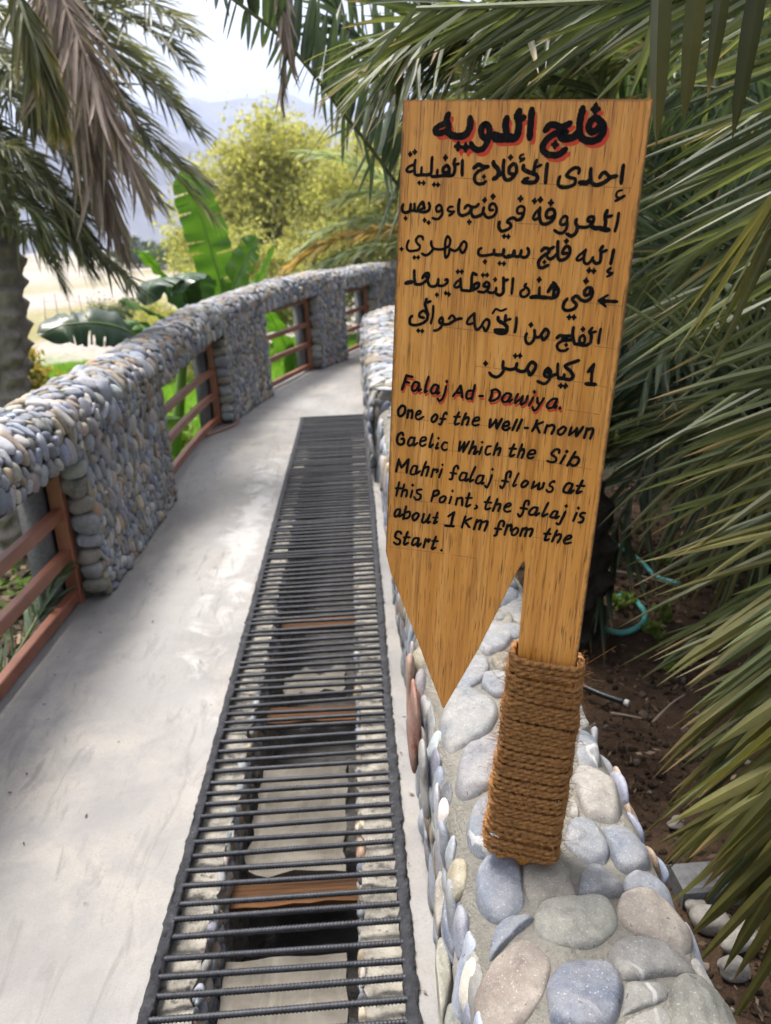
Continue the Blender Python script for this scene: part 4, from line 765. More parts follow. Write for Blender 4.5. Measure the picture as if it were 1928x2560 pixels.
SCR = [((1000, 370, 5.745), '770,425 1300,460'), ((1290, 380, 5.745), '330,455 1000,488 1660,522'), ((1280, 480, 5.745), '80,452 480,468'), ((1270, 580, 5.745), '250,378 470,388'), ((1270, 670, 5.745), '0,398 160,406'), ((1270, 670, 5.745), '740,458 1300,515 1650,548'), ((1000, 730, 5.745), '640,500 1250,575 1666,630'), ((1280, 770, 6.408), '0,440 700,520'), ((1280, 770, 6.408), '1290,605 1666,660'), ((1190, 860, 5.048), '0,280 330,320'), ((1190, 860, 5.048), '720,395 1300,480 1660,548'), ((1220, 1010, 5.95), '1150,82 1666,158'), ((980, 1000, 6.408), '0,235 600,335'), ((980, 1000, 6.408), '900,372 1666,420'), ((980, 1065, 6.408), '900,395 1060,405'), ((1220, 1080, 6.408), '180,375 960,480 1666,605'), ((980, 1130, 6.408), '30,315 300,350'), ((1220, 1150, 6.408), '100,325 360,370'), ((980, 1195, 6.408), '430,372 1000,422'), ((970, 1255, 6.408), '0,215 120,235'), ((970, 1255, 6.408), '380,310 900,355 1200,390'), ((970, 1255, 6.408), '0,716 480,775 920,832'), ((970, 1255, 6.408), '1010,842 1420,905'), ((1210, 1280, 6.408), '790,400 940,425')]
cnt = [0, 0, 0]; tr = np.random.default_rng(5)
def ribbon(P2, wid, layer, base, rag=.05):
    n = len(P2); T = unit(np.gradient(P2, axis=0)); N = np.stack([-T[:, 1], T[:, 0]], 1)
    w_ = wid / 2 * (1 + tr.normal(0, rag, (2, n))); w_[:, 0] *= .8; w_[:, -1] *= .8
    L, R_ = P2 + N * w_[0][:, None], P2 - N * w_[1][:, None]
    zz = -(base + cnt[layer] * 1.5e-6); cnt[layer] += 1
    V = [np.c_[L, np.full(n, zz)], np.c_[R_, np.full(n, zz)]]; i = np.arange(n - 1); F = [np.stack([i, i + n, i + n + 1, i + 1], 1)]
    caps = []; off = 2 * n
    for e, sgn in ((0, -1), (n - 1, 1)):                     # rounded ends
        th = np.linspace(-np.pi / 2, np.pi / 2, 7); c = P2[e] + (sgn * T[e]) * np.cos(th)[:, None] * wid * .36 + N[e] * np.sin(th)[:, None] * wid * .4
        V.append(np.c_[c, np.full(7, zz)]); order = np.arange(off, off + 7); caps.append(order if sgn < 0 else order[::-1]); off += 7
    F.append(np.array(caps)); V = np.vstack(V); sb.add(V, F, layer, edge=np.zeros(len(V)))
def dot(c, d, layer, base):
    th = np.linspace(0, 2 * np.pi, 14, endpoint=False); r = d / 2 * (.80 + .2 * np.cos(4 * th)) * (1 + tr.normal(0, .05, 14)); zz = -(base + cnt[layer] * 1.5e-6); cnt[layer] += 1
    V = np.c_[c[0] + r * np.sin(th) * .92, c[1] + r * np.cos(th) * 1.06, np.full(14, zz)]; sb.add(V, [np.arange(14)[None]], layer, edge=np.zeros(14))
ks = np.linalg.norm(np.array(on_board(1250, 900)) - np.array(on_board(1150, 900))) / 100     # board metres per photo pixel
for vw, shadow, s_ in TEXT:
    for it in s_.split(';'):
        tk = it.split(); wpx = float(tk[0]) / vw[2]; pts = [tuple(float(a) for a in c.split(',')) for c in tk[1:]]
        bp = np.array([on_board(a / vw[2] + vw[0], c / vw[2] + vw[1]) for a, c in pts]); wd = wpx * ks * 1.1
        passes = [(1, .00045, (0, 0), 1.0)]
        if shadow: passes.append((2, .0001, ((.0045, .0050) if vw[1] < 300 else (.0016, .0042)), .74))
        for layer, base, (ox, oy), kw in passes:
            q = bp + [ox, oy]
            if len(q) == 1: dot(q[0], wd * 1.08 * (kw if kw == 1 else .95), layer, base)
            else: ribbon(smooth_curve(q, max(6, int(len(q) * 5))), wd * kw, layer, base)
for vw, s_ in SCR:
    bp = np.array([on_board(*(np.array([float(a) for a in c.split(',')]) / vw[2] + vw[:2])) for c in s_.split()]); ribbon(smooth_curve(bp, 20), .0008, 3 if len(cnt) > 3 else 0, .00005) if False else None
    q = smooth_curve(bp, 24); n = len(q); T = unit(np.gradient(q, axis=0)); N = np.stack([-T[:, 1], T[:, 0]], 1); hw = .00032 * (1 + tr.normal(0, .35, n))[:, None]
    V = np.c_[np.vstack([q + N * hw, q - N * hw]), np.full(2 * n, -.00004)]; i = np.arange(n - 1); sb.add(V, [np.stack([i, i + n, i + n + 1, i + 1], 1)], 3, edge=np.zeros(2 * n))
for (x, y) in [(1498, 1040), (1500, 1050), (1499, 1062), (1482, 1128), (1481, 1145), (1480, 1160)]:   # a pale scratch in the varnish
    pass
o = sb.build('board', [M['board'], M['black'], M['red'], M['scribe']], smooth=False)
Bm = Matrix(((SU[0], SV[0], SN[0], SP0[0]), (SU[1], SV[1], SN[1], SP0[1]), (SU[2], SV[2], SN[2], SP0[2]), (0, 0, 0, 1)))
o.matrix_world = Bm; o.parent = sign; o.matrix_parent_inverse = Matrix.Translation(sign.location).inverted()
# coir rope wound round the post (board coordinates u, v, depth)
def rope_path():
    P_ = []; turns = 44; m = 40; a = np.linspace(0, turns * 2 * np.pi, turns * m); f = a / a[-1]
    g = np.random.default_rng(55); jit = np.interp(np.arange(len(a)) / m, np.arange(turns + 2), g.normal(0, .0030, turns + 2)); jw = np.interp(np.arange(len(a)) / m * 1.7, np.arange(80), g.normal(0, .0032, 80))
    cu = np.interp(f, [0, .25, .6, .85, 1], [-.018, -.014, -.012, -.0105, -.0100]); hw = np.interp(f, [0, .06, .15, .3, .7, .93, 1], [.062, .062, .059, .058, .056, .055, .0535]) + jw * .55
    hd = np.interp(f, [0, .3, 1], [.033, .031, .028]); ca, sa = np.cos(a), np.sin(a); e = .42
    u = cu + hw * np.sign(ca) * np.abs(ca) ** e; d = .0098 + hd * np.sign(sa) * np.abs(sa) ** e
    base = np.interp(f, [0, .035, .07, .10, 1], [.004, -.022, -.045, -.060, -.392]); 
    v = base + jit + .0045 * ca * 1 + .0034 * np.sin(a * 1.0 + 1 + 9 * f) 
    return np.stack([u, v, d], 1)
rp = rope_path(); L_ = np.concatenate([[0], np.cumsum(np.linalg.norm(np.diff(rp, axis=0), axis=1))]); nR = int(L_[-1] / .0021); uu = np.linspace(0, L_[-1], nR); rp = np.stack([np.interp(uu, L_, rp[:, k]) for k in range(3)], 1)
k = 14; th = np.linspace(0, 2 * np.pi, k, endpoint=False); tw = uu / .0145 * 2 * np.pi; lob = np.abs(np.cos(th[None] + tw[:, None] * .5)) ** .9
rad = .0022 + .0031 * lob; rad *= (1 + .10 * vnoise(np.stack([uu * 20, uu * 0, uu * 0], 1), 61))[:, None]
V, F = tube(rp, rad, k); rb = MB(); rb.add(V, F)
g = np.random.default_rng(66); idx = g.integers(0, nR, 2200); T = unit(np.gradient(rp, axis=0))[idx]                 # loose fibres
outw = rp[idx] - np.stack([np.full(2200, -.012), rp[idx][:, 1], np.full(2200, .0098)], 1); outw = unit(outw * [.5, 1, 1])
for i_ in range(2200):
    l = g.uniform(.006, .022) * (2.2 if g.uniform() < .10 else 1); dirn = unit(outw[i_] * g.uniform(.3, 1) + T[i_] * g.normal(0, 1) + g.normal(0, .35, 3)); bend = g.normal(0, .5, 3)
    t_ = np.linspace(0, 1, 5)[:, None]; pth = rp[idx[i_]] + outw[i_] * .004 + dirn * l * t_ + bend * l * t_ ** 2 * .7
    V, F = tube(pth, np.linspace(.00034, .00014, 5), 3, cap=False); rb.add(V, F)
ro_ = rb.build('rope_wrap', M['rope']); ro_.matrix_world = Bm; ro_.parent = sign; ro_.matrix_parent_inverse = Matrix.Translation(sign.location).inverted()
# ---------------------------------------------------------------- palms
def frond_mesh(pts, L, wd, n=90, a0=62, a1=24, lift=25, droop=.35, seed=0, t0=.12, up=None, sides=(1, -1), nseg=5, rr=.012, dead=0, jit=1.0, prof=(.0, .45, .25, .9, .5, 1, .8, .8, 1, .35), fold=.35, petiole=True, hang=0):
    """one pinnate frond: V, F, material slots (0 leaflet, 1 rib), rnd"""
    g = np.random.default_rng(seed); c = smooth_curve(pts, 80); T = unit(np.gradient(c, axis=0))
    upv = np.array([0, 0, 1.]) if up is None else np.asarray(up, float)
    S = unit(np.cross(T, upv)); N = np.cross(S, T); tt = np.linspace(0, 1, 80)
    m = MB(); f = lambda a, t: np.stack([np.interp(t, tt, a[:, k]) for k in range(3)], -1)
    V, F = tube(c, np.interp(tt, [0, .15, 1], [rr * 1.6, rr, rr * .25]), 6)
    m.add(V, F, 1, rnd=g.uniform(0, 1, len(V)), tip=np.zeros(len(V)))
    for sd in sides:
        k = n // len(sides); t = np.sort(np.clip(np.linspace(t0, .995, k) + g.normal(0, .3 / k, k), 0, 1))
        p = f(c, t); Tt, St, Nt = unit(f(T, t)), unit(f(S, t)), unit(f(N, t))
        a = R(1) * (np.interp(t, [0, 1], [a0, a1]) + g.normal(0, 7 * jit, k)); bl = R(1) * (lift + g.normal(0, 13 * jit, k))
        d = unit(Tt * np.cos(a)[:, None] + (St * sd * np.cos(bl)[:, None] + Nt * np.sin(bl)[:, None]) * np.sin(a)[:, None] + g.normal(0, .05 * jit, (k, 3)))
        if hang: d = unit(d * (1 - hang) + np.array([0, 0, -hang]) * g.uniform(.6, 1.3, (k, 1)))
        ln = L * np.interp(t, prof[::2], prof[1::2]) * g.uniform(.82, 1.12, k) * (1 - .5 * (g.uniform(size=k) < .06 * jit))
        s = np.linspace(0, 1, nseg + 1); dr = droop * g.uniform(.5, 1.5, k)
        side_b = g.normal(0, .06 * jit + .18 * dead, (k, 3))
        ax = p[:, None] + d[:, None] * (ln[:, None] * s)[..., None] + np.array([0, 0, -1.]) * ((ln * dr)[:, None] * s ** 2)[..., None] + side_b[:, None] * (ln[:, None] * s ** 2)[..., None]
        wv = unit(np.cross(d, Nt) * 1.0 + g.normal(0, .45 + dead, (k, 3))); wv = unit(wv - d * (wv * d).sum(1, keepdims=True)); nv = np.cross(wv, d)
        wp = np.interp(s, [0, .12, .45, .8, 1], [.45, .85, 1, .62, .03]) * wd / 2
        wk = wp[None] * g.uniform(.75, 1.2, (k, 1)) * np.minimum(1, ln[:, None] / L + .35)
        Lf = ax + wv[:, None] * wk[..., None]; Rt = ax - wv[:, None] * wk[..., None]; Md = ax - nv[:, None] * (wk * fold)[..., None]
        q = np.stack([Lf, Md, Rt], 2).reshape(-1, 3); ns = nseg + 1
        bs = (np.arange(k) * ns * 3)[:, None, None] + (np.arange(nseg) * 3)[None, :, None]; o2 = np.array([[0, 1, 4, 3], [1, 2, 5, 4]])
        F = (bs[..., None] + o2[None, None]).reshape(-1, 4)
        rn = np.clip(g.uniform(0, 1, k) * .8 + g.normal(0, .1, k), 0, 1); rr3 = np.tile(np.array([0, .28, 0]), k * ns) + np.repeat(rn, ns * 3); tp = np.clip((s[None] - g.uniform(.7, 1.25, (k, 1))) / .18, 0, 1); m.add(q, F, 0, rnd=np.clip(rr3, 0, 1), tip=np.repeat(tp.ravel(), 3))
    return m
def add_frond(root, pts, mats, **kw):
    o = frond_mesh(pts, **kw).build('frond', mats, None, smooth=False); at_root(root, o); return o
def blades(root, rach, n, v0, v1, wd, mats, seed, dY=(0, .1), bend=.05, jit=.10, t0=0., rr=.008, jl=.22, fold=.4, nseg=7):
    """a frond whose leaflets run from a rib to measured tips; rach: (x, y, Y) of the rib, v0, v1: leaflet run at its two ends"""
    g = np.random.default_rng(seed); c = smooth_curve(np.array(rach, float), 60); m = MB(); tt = np.linspace(0, 1, 60)
    V, F = tube(np.array([P(*q) for q in c]), np.linspace(rr, rr * .5, 60), 6); m.add(V, F, 1, rnd=g.uniform(0, 1, len(V)), tip=np.zeros(len(V)))
    t = np.clip(np.linspace(t0, 1, n) + g.normal(0, .35 / n, n), 0, 1); s = np.linspace(0, 1, nseg + 1); wp = np.interp(s, [0, .12, .4, .75, 1], [.5, .9, 1, .68, .02]) * wd / 2
    for k in range(n):
        q = np.array([np.interp(t[k], tt, c[:, j]) for j in range(3)]); v = np.array(v0) * (1 - t[k]) + np.array(v1) * t[k]
        L = np.hypot(*v) * g.uniform(1 - jl, 1 + jl * .6); a = math.atan2(v[1], v[0]) + g.normal(0, jit); dy = g.uniform(*dY)
        A, B = P(*q), P(q[0] + L * math.cos(a), q[1] + L * math.sin(a), q[2] + dy); d = B - A; ln = np.linalg.norm(d); d = d / ln
        ax = A + d * (ln * s)[:, None] + np.array([0, 0, -1.]) * (ln * bend * g.uniform(.2, 2.4) * s ** 2)[:, None] + np.array([0, 0, 1.]) * (ln * bend * .5 * s)[:, None]
        wv = np.cross(d, unit(A - CAM)) + g.normal(0, .5, 3); wv = unit(wv - d * (wv @ d)); nv = np.cross(wv, d); w_ = wp * g.uniform(.75, 1.15)
        q3 = np.stack([ax + wv * w_[:, None], ax - nv * (w_ * fold)[:, None], ax - wv * w_[:, None]], 1).reshape(-1, 3)
        i = np.arange(nseg)[:, None] * 3; F = (i[:, None] + np.array([[0, 1, 4, 3], [1, 2, 5, 4]])[None]).reshape(-1, 4)
        rn = g.beta(1.5, 1.7); m.add(q3, F, 0, rnd=np.clip(np.tile([0, .28, 0], nseg + 1) + rn, 0, 1), tip=np.repeat(np.clip((s - g.uniform(.72, 1.25)) / .18, 0, 1), 3))
    o = m.build('frond', mats, None, smooth=False); at_root(root, o)
def PP(*a): return [P(x, y, Y) for x, y, Y in a]
def trunk(root, pts, r, mat, seed=0, scale=1.0, name='trunk'):
    c = smooth_curve(pts, 260); k = 64; th = np.linspace(0, 2 * np.pi, k, endpoint=False); z = np.concatenate([[0], np.cumsum(np.linalg.norm(np.diff(c, axis=0), axis=1))])
    u = th[None] / (2 * np.pi) * 6; row = z[:, None] / .15; saw = np.interp((row + .5 * (np.floor(u * 1) % 2)) % 1.0, [0, .15, .7, 1], [0, .25, 1, 0])
    lobe = (1 - np.abs((u % 1) - .5) * 2) ** .6
    q = np.stack([np.cos(th)[None] * r + 0 * z[:, None], np.sin(th)[None] * r + 0 * z[:, None], z[:, None] + 0 * th[None]], -1).reshape(-1, 3)
    rad = r * (.92 + .30 * saw ** 1.3 * lobe * scale + .07 * vnoise(q * 4, seed).reshape(260, k) + .04 * vnoise(q * 17, seed).reshape(260, k)); rad *= np.interp(np.linspace(0, 1, 260), [0, .12, 1], [1.25, 1, .95])[:, None]
    V, F = tube(c, rad, k); at_root(root, mk(name, V, F, mat))
def crown(root, c, nf, fl, mats, seed, L=.45, wd=.03, n=90, elev=(80, -35), az=(0, 360), **kw):
    g = np.random.default_rng(seed)
    for i in range(nf):
        a = R(az[0] + (az[1] - az[0]) * ((i * .618) % 1) + g.normal(0, 8)); e = R(elev[0] + (elev[1] - elev[0]) * (i / max(1, nf - 1)) ** .9 + g.normal(0, 6)); ln = fl * g.uniform(.85, 1.1)
        h = np.array([math.cos(a), math.sin(a), 0]); tt = np.linspace(0, 1, 7); bend = g.uniform(.55, 1.0)
        pts = [np.asarray(c) + h * ln * t * math.cos(e) * (1 - .12 * t) + np.array([0, 0, ln * (math.sin(e) * t - bend * .62 * t ** 2 * (0.35 + math.cos(e) * .65))]) for t in tt]
        gz = float(terrain(np.array([pts[-1][0]]), np.array([pts[-1][1]]))[0]) + .05
        for p_ in pts: p_[2] = max(p_[2], gz)
        add_frond(root, pts, mats if not isinstance(mats, list) or not isinstance(mats[0], (list, tuple)) else mats[i % len(mats)], L=L * g.uniform(.85, 1.1), wd=wd, n=n, seed=seed * 50 + i, rr=.013, **kw)

LP = [M['frond_left'], M['rachis']]; DP = [M['frond_dead'], M['rachis_dead']]; GP = [M['frond'], M['rachis']]; BP = [M['frond_blue'], M['rachis']]; OP = [M['frond_olive'], M['rachis']]; KP = [M['frond_dark'], M['rachis']]; SP = [M['frond_straw'], M['rachis']]; FP = [M['frond_pale'], M['rachis']]
# left-hand date palm, its crown just out of the picture
pl_ = tag(empty('date_palm', (-2.7, 6.0, -1.1)), 'old date palm on the left with a scaly trunk, green fronds and hanging dead fronds', 'palm tree')
trunk(pl_, [(-2.98, 6.05, -1.2), (-2.78, 6.0, .3), (-2.62, 6.0, 1.5), (-2.6, 6.0, 2.6)], .215, M['trunk'], 3)
kd_ = dict(nseg=4)
for i, (pts, mt, kw) in enumerate([
    ([(60, -160, 5.7), (98, 0, 5.5), (150, 150, 5.35), (195, 290, 5.3), (228, 400, 5.3), (255, 490, 5.35)], DP, dict(L=.50, wd=.030, n=150, a0=42, a1=14, lift=0, droop=.35, dead=.5, hang=.25)),
    ([(75, -150, 5.4), (140, 10, 5.2), (205, 170, 5.05), (265, 310, 5.0), (318, 420, 5.05)], DP, dict(L=.42, wd=.030, n=130, a0=38, a1=14, lift=0, droop=.3, dead=.55, hang=.2)),
    ([(40, -90, 5.6), (130, 120, 5.5), (180, 300, 5.4), (235, 470, 5.4), (275, 555, 5.4)], DP, dict(L=.36, wd=.028, n=90, a0=35, a1=12, lift=0, droop=.3, dead=.5, hang=.35)),
    ([(-30, -60, 6.2), (120, -30, 6.0), (250, 25, 5.7), (340, 80, 5.4), (412, 150, 5.2)], LP, dict(L=0.38, wd=0.020, n=180, droop=.25, a0=60, a1=25)),
    ([(60, -110, 6.2), (200, -60, 5.9), (300, -10, 5.6), (372, 40, 5.4), (405, 75, 5.2)], LP, dict(L=0.36, wd=0.020, n=165, droop=.25)),
    ([(20, -80, 6.0), (140, 15, 5.8), (240, 120, 5.6), (335, 195, 5.5), (425, 285, 5.4)], LP, dict(L=0.41, wd=0.021, n=195, droop=.3)),
    ([(40, -40, 6.0), (170, 130, 5.8), (265, 235, 5.7), (350, 325, 5.6), (448, 395, 5.6)], LP, dict(L=0.38, wd=0.021, n=195, droop=.3)),
    ([(20, 0, 6.0), (130, 170, 5.9), (230, 290, 5.8), (300, 370, 5.8), (350, 440, 5.8)], LP, dict(L=0.34, wd=0.020, n=165, droop=.35)),
    ([(-70, 60, 6.1), (0, 185, 6.0), (78, 270, 5.9), (148, 350, 5.85), (185, 450, 5.8)], LP, dict(L=0.38, wd=0.022, n=180, droop=.35)),
    ([(-80, 40, 6.0), (0, 130, 5.8), (65, 172, 5.6), (125, 240, 5.5), (165, 330, 5.5)], LP, dict(L=0.36, wd=0.022, n=165, droop=.4)),
    ([(-60, 200, 6.0), (0, 300, 5.9), (58, 365, 5.8), (105, 430, 5.8), (130, 500, 5.8)], LP, dict(L=0.36, wd=0.022, n=165, droop=.4)),
    ([(-90, 510, 5.9), (0, 488, 5.7), (70, 500, 5.6), (156, 520, 5.5), (225, 562, 5.4), (300, 622, 5.3)], LP, dict(L=0.31, wd=0.019, n=180, droop=.5, lift=15)),
    ([(-60, 470, 5.9), (20, 480, 5.8), (70, 520, 5.7), (110, 570, 5.7), (135, 615, 5.7)], LP, dict(L=0.23, wd=0.016, n=90, droop=.6)),
    ([(-40, 380, 6.1), (40, 400, 6.1), (110, 440, 6.1), (170, 500, 6.1)], LP, dict(L=0.32, wd=0.020, n=135, droop=.4)),
    ([(20, -60, 4.9), (52, 30, 4.8), (80, 110, 4.75), (105, 180, 4.75), (122, 245, 4.8)], OP, dict(L=.34, wd=.03, n=70, a0=35, a1=15, droop=.3, lift=5, hang=.2)),
    ([(-90, -30, 5.5), (-20, 20, 5.4), (40, 90, 5.4), (70, 170, 5.4), (80, 250, 5.5)], LP, dict(L=0.36, wd=0.022, n=165, droop=.4)),
    ([(-60, 260, 5.6), (-10, 330, 5.6), (60, 440, 5.6), (100, 540, 5.6)], LP, dict(L=0.31, wd=0.020, n=120, droop=.5)),
    ([(-60, -100, 6.4), (90, -60, 6.6), (220, 60, 6.8), (320, 140, 7.0), (385, 220, 7.1)], LP, dict(L=0.38, wd=0.020, n=165, droop=.3)),
    ([(-60, 120, 6.6), (60, 230, 6.8), (150, 330, 6.9), (215, 440, 7.0)], LP, dict(L=0.38, wd=0.020, n=165, droop=.4)),
    ([(-90, 380, 5.5), (0, 372, 5.4), (80, 400, 5.35), (150, 455, 5.3), (205, 530, 5.3)], LP, dict(L=.32, wd=.02, n=150, droop=.45)),
    ([(-90, 450, 5.45), (-20, 425, 5.35), (60, 450, 5.3), (130, 500, 5.3), (190, 575, 5.3)], LP, dict(L=.30, wd=.02, n=140, droop=.5)),
    ([(-70, 300, 5.5), (20, 320, 5.4), (90, 380, 5.4), (140, 450, 5.4), (165, 520, 5.4)], LP, dict(L=.34, wd=.02, n=140, droop=.45)),
]): add_frond(pl_, PP(*pts), mt, seed=500 + i, **{**kd_, **kw})

crown(pl_, (-2.65, 6.1, 2.75), 14, 2.0, [LP, LP, GP, LP], 88, L=.38, wd=.021, n=150, nseg=4, droop=.35, elev=(75, 0), az=(25, 300))
# palms on the right: traced fronds in front, whole crowns behind
p1 = tag(empty('date_palm', (2.3, 1.9, -.15)), 'nearest palm on the right, its olive leaflets reaching in from the right edge', 'palm tree', 'palms of the grove behind the wall')
trunk(p1, [(2.3, 1.9, -.3), (2.3, 1.9, .4), (2.28, 1.9, 1.3)], .2, M['trunk'], 7)
def off(x, y, Y): return P(x, y, Y)
# blades hanging across the top edge
for k, (a, b_, Y, wd, mt) in enumerate([((1432, -70), (1418, 325), 1.42, .040, KP), ((1440, -60), (1338, 225), 1.5, .024, GP), ((1512, -80), (1478, 268), 1.36, .036, KP), ((1570, -70), (1524, 215), 1.40, .026, KP), ((1640, -90), (1570, 305), 1.33, .030, KP), ((1455, -60), (1400, 300), 1.6, .024, GP), ((1665, -80), (1655, 60), 1.45, .018, KP), ((1420, -60), (1395, 250), 1.7, .020, GP)]):
    blades(p1, [(a[0] + 60, a[1] - 30, Y), (a[0], a[1], Y)], 1, (b_[0] - a[0], b_[1] - a[1]), (b_[0] - a[0], b_[1] - a[1]), wd, mt, 1600 + k, dY=(.02, .03), bend=.0, jit=.01, t0=1, jl=.02, nseg=9)
blades(p1, [(1760, -60, 1.8), (1500, -14, 1.85), (1300, 2, 1.9), (1080, 12, 1.95), (900, 18, 2.0)], 44, (-330, 190), (-170, 120), .018, GP, 601, bend=.04, rr=.010)
blades(p1, [(1560, -70, 2.3), (1400, -30, 2.3), (1280, 20, 2.3), (1200, 90, 2.3)], 30, (-380, 220), (-300, 260), .019, GP, 602, bend=.05)
blades(p1, [(1830, -60, 2.2), (1760, 180, 2.2), (1730, 420, 2.2), (1740, 620, 2.2)], 34, (-400, 150), (-430, 230), .021, GP, 603, bend=.03, dY=(0, .25))
blades(p1, [(1900, 60, 1.95), (1820, 300, 1.95), (1790, 520, 1.95), (1800, 760, 1.95)], 24, (-420, 190), (-440, 260), .019, GP, 604, bend=.03, dY=(0, .25))
blades(p1, [(1700, 380, 1.8), (1690, 420, 1.8), (1700, 470, 1.8)], 9, (-240, 330), (-170, 330), .019, OP, 605, bend=.02, jit=.05)
blades(p1, [(1800, 700, 1.9), (1760, 880, 1.9), (1760, 1100, 1.9), (1800, 1300, 1.9)], 34, (-330, 110), (-400, 190), .019, GP, 606, bend=.04)
blades(p1, [(1860, 820, 1.7), (1800, 1000, 1.7), (1780, 1200, 1.7), (1820, 1420, 1.65)], 24, (-360, 130), (-330, 190), .018, OP, 607, bend=.05)
blades(p1, [(1790, 1230, 1.6), (1760, 1380, 1.6), (1740, 1520, 1.58), (1750, 1650, 1.55)], 18, (-320, 200), (-330, 260), .030, OP, 608, bend=.06)
blades(p1, [(1860, 1380, 1.35), (1790, 1500, 1.35), (1750, 1640, 1.33), (1740, 1800, 1.3)], 17, (-330, 260), (-250, 230), .036, OP, 609, bend=.05)
blades(p1, [(1800, 1620, 1.5), (1740, 1700, 1.5), (1700, 1800, 1.5), (1720, 1920, 1.5)], 16, (-200, 260), (-90, 280), .030, OP, 610, bend=.02, jit=.16)
blades(p1, [(1850, 1480, 1.25), (1770, 1640, 1.25), (1730, 1800, 1.25), (1740, 1960, 1.22)], 16, (-270, 250), (-170, 250), .030, OP, 613, bend=.04, jit=.12)
blades(p1, [(1800, 1700, 1.6), (1740, 1800, 1.6), (1690, 1880, 1.6), (1660, 1960, 1.6)], 18, (-120, 260), (-30, 250), .019, GP, 614, bend=.02, jit=.16)
blades(p1, [(1900, 1150, 1.55), (1800, 1320, 1.55), (1770, 1500, 1.55), (1790, 1680, 1.5)], 20, (-330, 190), (-330, 260), .021, GP, 615, bend=.05)
# crossing fronds at other slants
blades(p1, [(1720, 300, 2.5), (1640, 230, 2.5), (1540, 190, 2.5), (1440, 190, 2.5)], 34, (-120, 250), (-210, 190), .015, BP, 616, bend=.05, jit=.14)
blades(p1, [(1740, 640, 2.4), (1640, 560, 2.4), (1540, 520, 2.4), (1450, 530, 2.4)], 36, (-60, 270), (-190, 210), .015, GP, 617, bend=.05, jit=.14)
blades(p1, [(1740, 640, 2.4), (1640, 560, 2.4), (1540, 520, 2.4), (1450, 530, 2.4)], 30, (-110, -230), (-200, -110), .015, BP, 618, bend=.05, jit=.14)
blades(p1, [(1780, 1000, 2.15), (1690, 880, 2.15), (1600, 800, 2.15), (1500, 760, 2.15)], 30, (-20, -260), (-180, -140), .014, GP, 619, bend=.04, jit=.14)
# the fan just right of the sign, ribs of pale leaflets sweeping left and down
blades(p1, [(1560, 862, 2.5), (1600, 890, 2.5), (1640, 940, 2.5), (1665, 1010, 2.5), (1675, 1090, 2.5)], 40, (-300, 40), (-50, 330), .018, GP, 611, bend=.10, jit=.07, dY=(-.15, .1))
blades(p1, [(1600, 905, 2.45), (1640, 960, 2.45), (1668, 1040, 2.45)], 18, (-290, 220), (-150, 330), .018, OP, 612, bend=.10, jit=.08, dY=(-.1, .1))
# upright blue-green leaflets behind
for k, (x, y, Y) in enumerate([(1480, 860, 3.3), (1600, 600, 3.4), (1420, 640, 3.6), (1650, 330, 3.3), (1540, 380, 3.6), (1400, 420, 3.8), (1640, 820, 3.2), (1360, 830, 3.9), (1590, 1080, 3.4), (1480, 230, 3.4), (1300, 150, 3.5)]):
    blades(p1, [(x + 110, y + 30, Y), (x, y, Y), (x - 130, y - 70, Y)], 30, (-10, -230), (-60, -230), .022, BP, 620 + k, bend=.02, jit=.13, dY=(-.1, .3))
    blades(p1, [(x + 110, y + 30, Y), (x, y, Y), (x - 130, y - 70, Y)], 24, (-30, 210), (-110, 190), .022, BP, 640 + k, bend=.02, jit=.15, dY=(-.2, .2))
p2 = tag(empty('date_palm', (1.15, 5.2, -.15)), 'palm behind the sign whose long dark rib slants up to the open sky', 'palm tree', 'palms of the grove behind the wall')
trunk(p2, [(1.25, 5.3, -.3), (1.2, 5.2, .3), (1.15, 5.1, .7)], .2, M['trunk_dark'], 9)
for i, (pts, mt, kw) in enumerate([
    ([(1050, 520, 4.9), (960, 380, 4.7), (880, 240, 4.5), (800, 110, 4.4), (700, -10, 4.3), (620, -90, 4.2)], BP, dict(L=.62, wd=.034, n=120, a0=60, a1=35, lift=15, droop=.15, up=(.75, -.5, .3), nseg=6)),
    ([(1100, 480, 4.4), (1030, 300, 4.1), (960, 150, 3.9), (880, 20, 3.8), (800, -80, 3.7)], GP, dict(L=.62, wd=.034, n=120, a0=60, a1=30, lift=15, droop=.2, up=(.75, -.5, .3), nseg=6)),
    ([(1250, 400, 3.2), (1180, 210, 3.0), (1080, 90, 2.9), (950, 70, 2.8), (850, 130, 2.7)], GP, dict(L=.58, wd=.03, n=110, a0=60, a1=25, lift=10, droop=.3, nseg=6)),
    ([(1350, 300, 2.9), (1250, 120, 2.75), (1120, 40, 2.6), (980, 40, 2.5), (880, 100, 2.4)], GP, dict(L=.52, wd=.026, n=100, a0=55, a1=22, lift=5, droop=.35, nseg=6)),
    ([(1450, 260, 3.0), (1400, 90, 2.9), (1280, -10, 2.8), (1130, 0, 2.7), (1000, 90, 2.6)], GP, dict(L=.55, wd=.026, n=100, a0=55, a1=22, lift=5, droop=.4, nseg=6)),
    ([(600, -110, 3.6), (610, 0, 3.5), (615, 90, 3.5), (608, 170, 3.5), (612, 225, 3.5)], DP, dict(L=.16, wd=.016, n=60, a0=28, a1=10, lift=0, droop=.2, dead=.3, rr=.005, nseg=4, hang=.5)),
    ([(1500, 640, 3.6), (1440, 420, 3.5), (1350, 240, 3.4), (1230, 130, 3.3), (1080, 150, 3.2)], BP, dict(L=.6, wd=.03, n=110, a0=60, a1=25, lift=10, droop=.3, nseg=6)),
]): add_frond(p2, PP(*pts), mt, seed=650 + i, **kw)
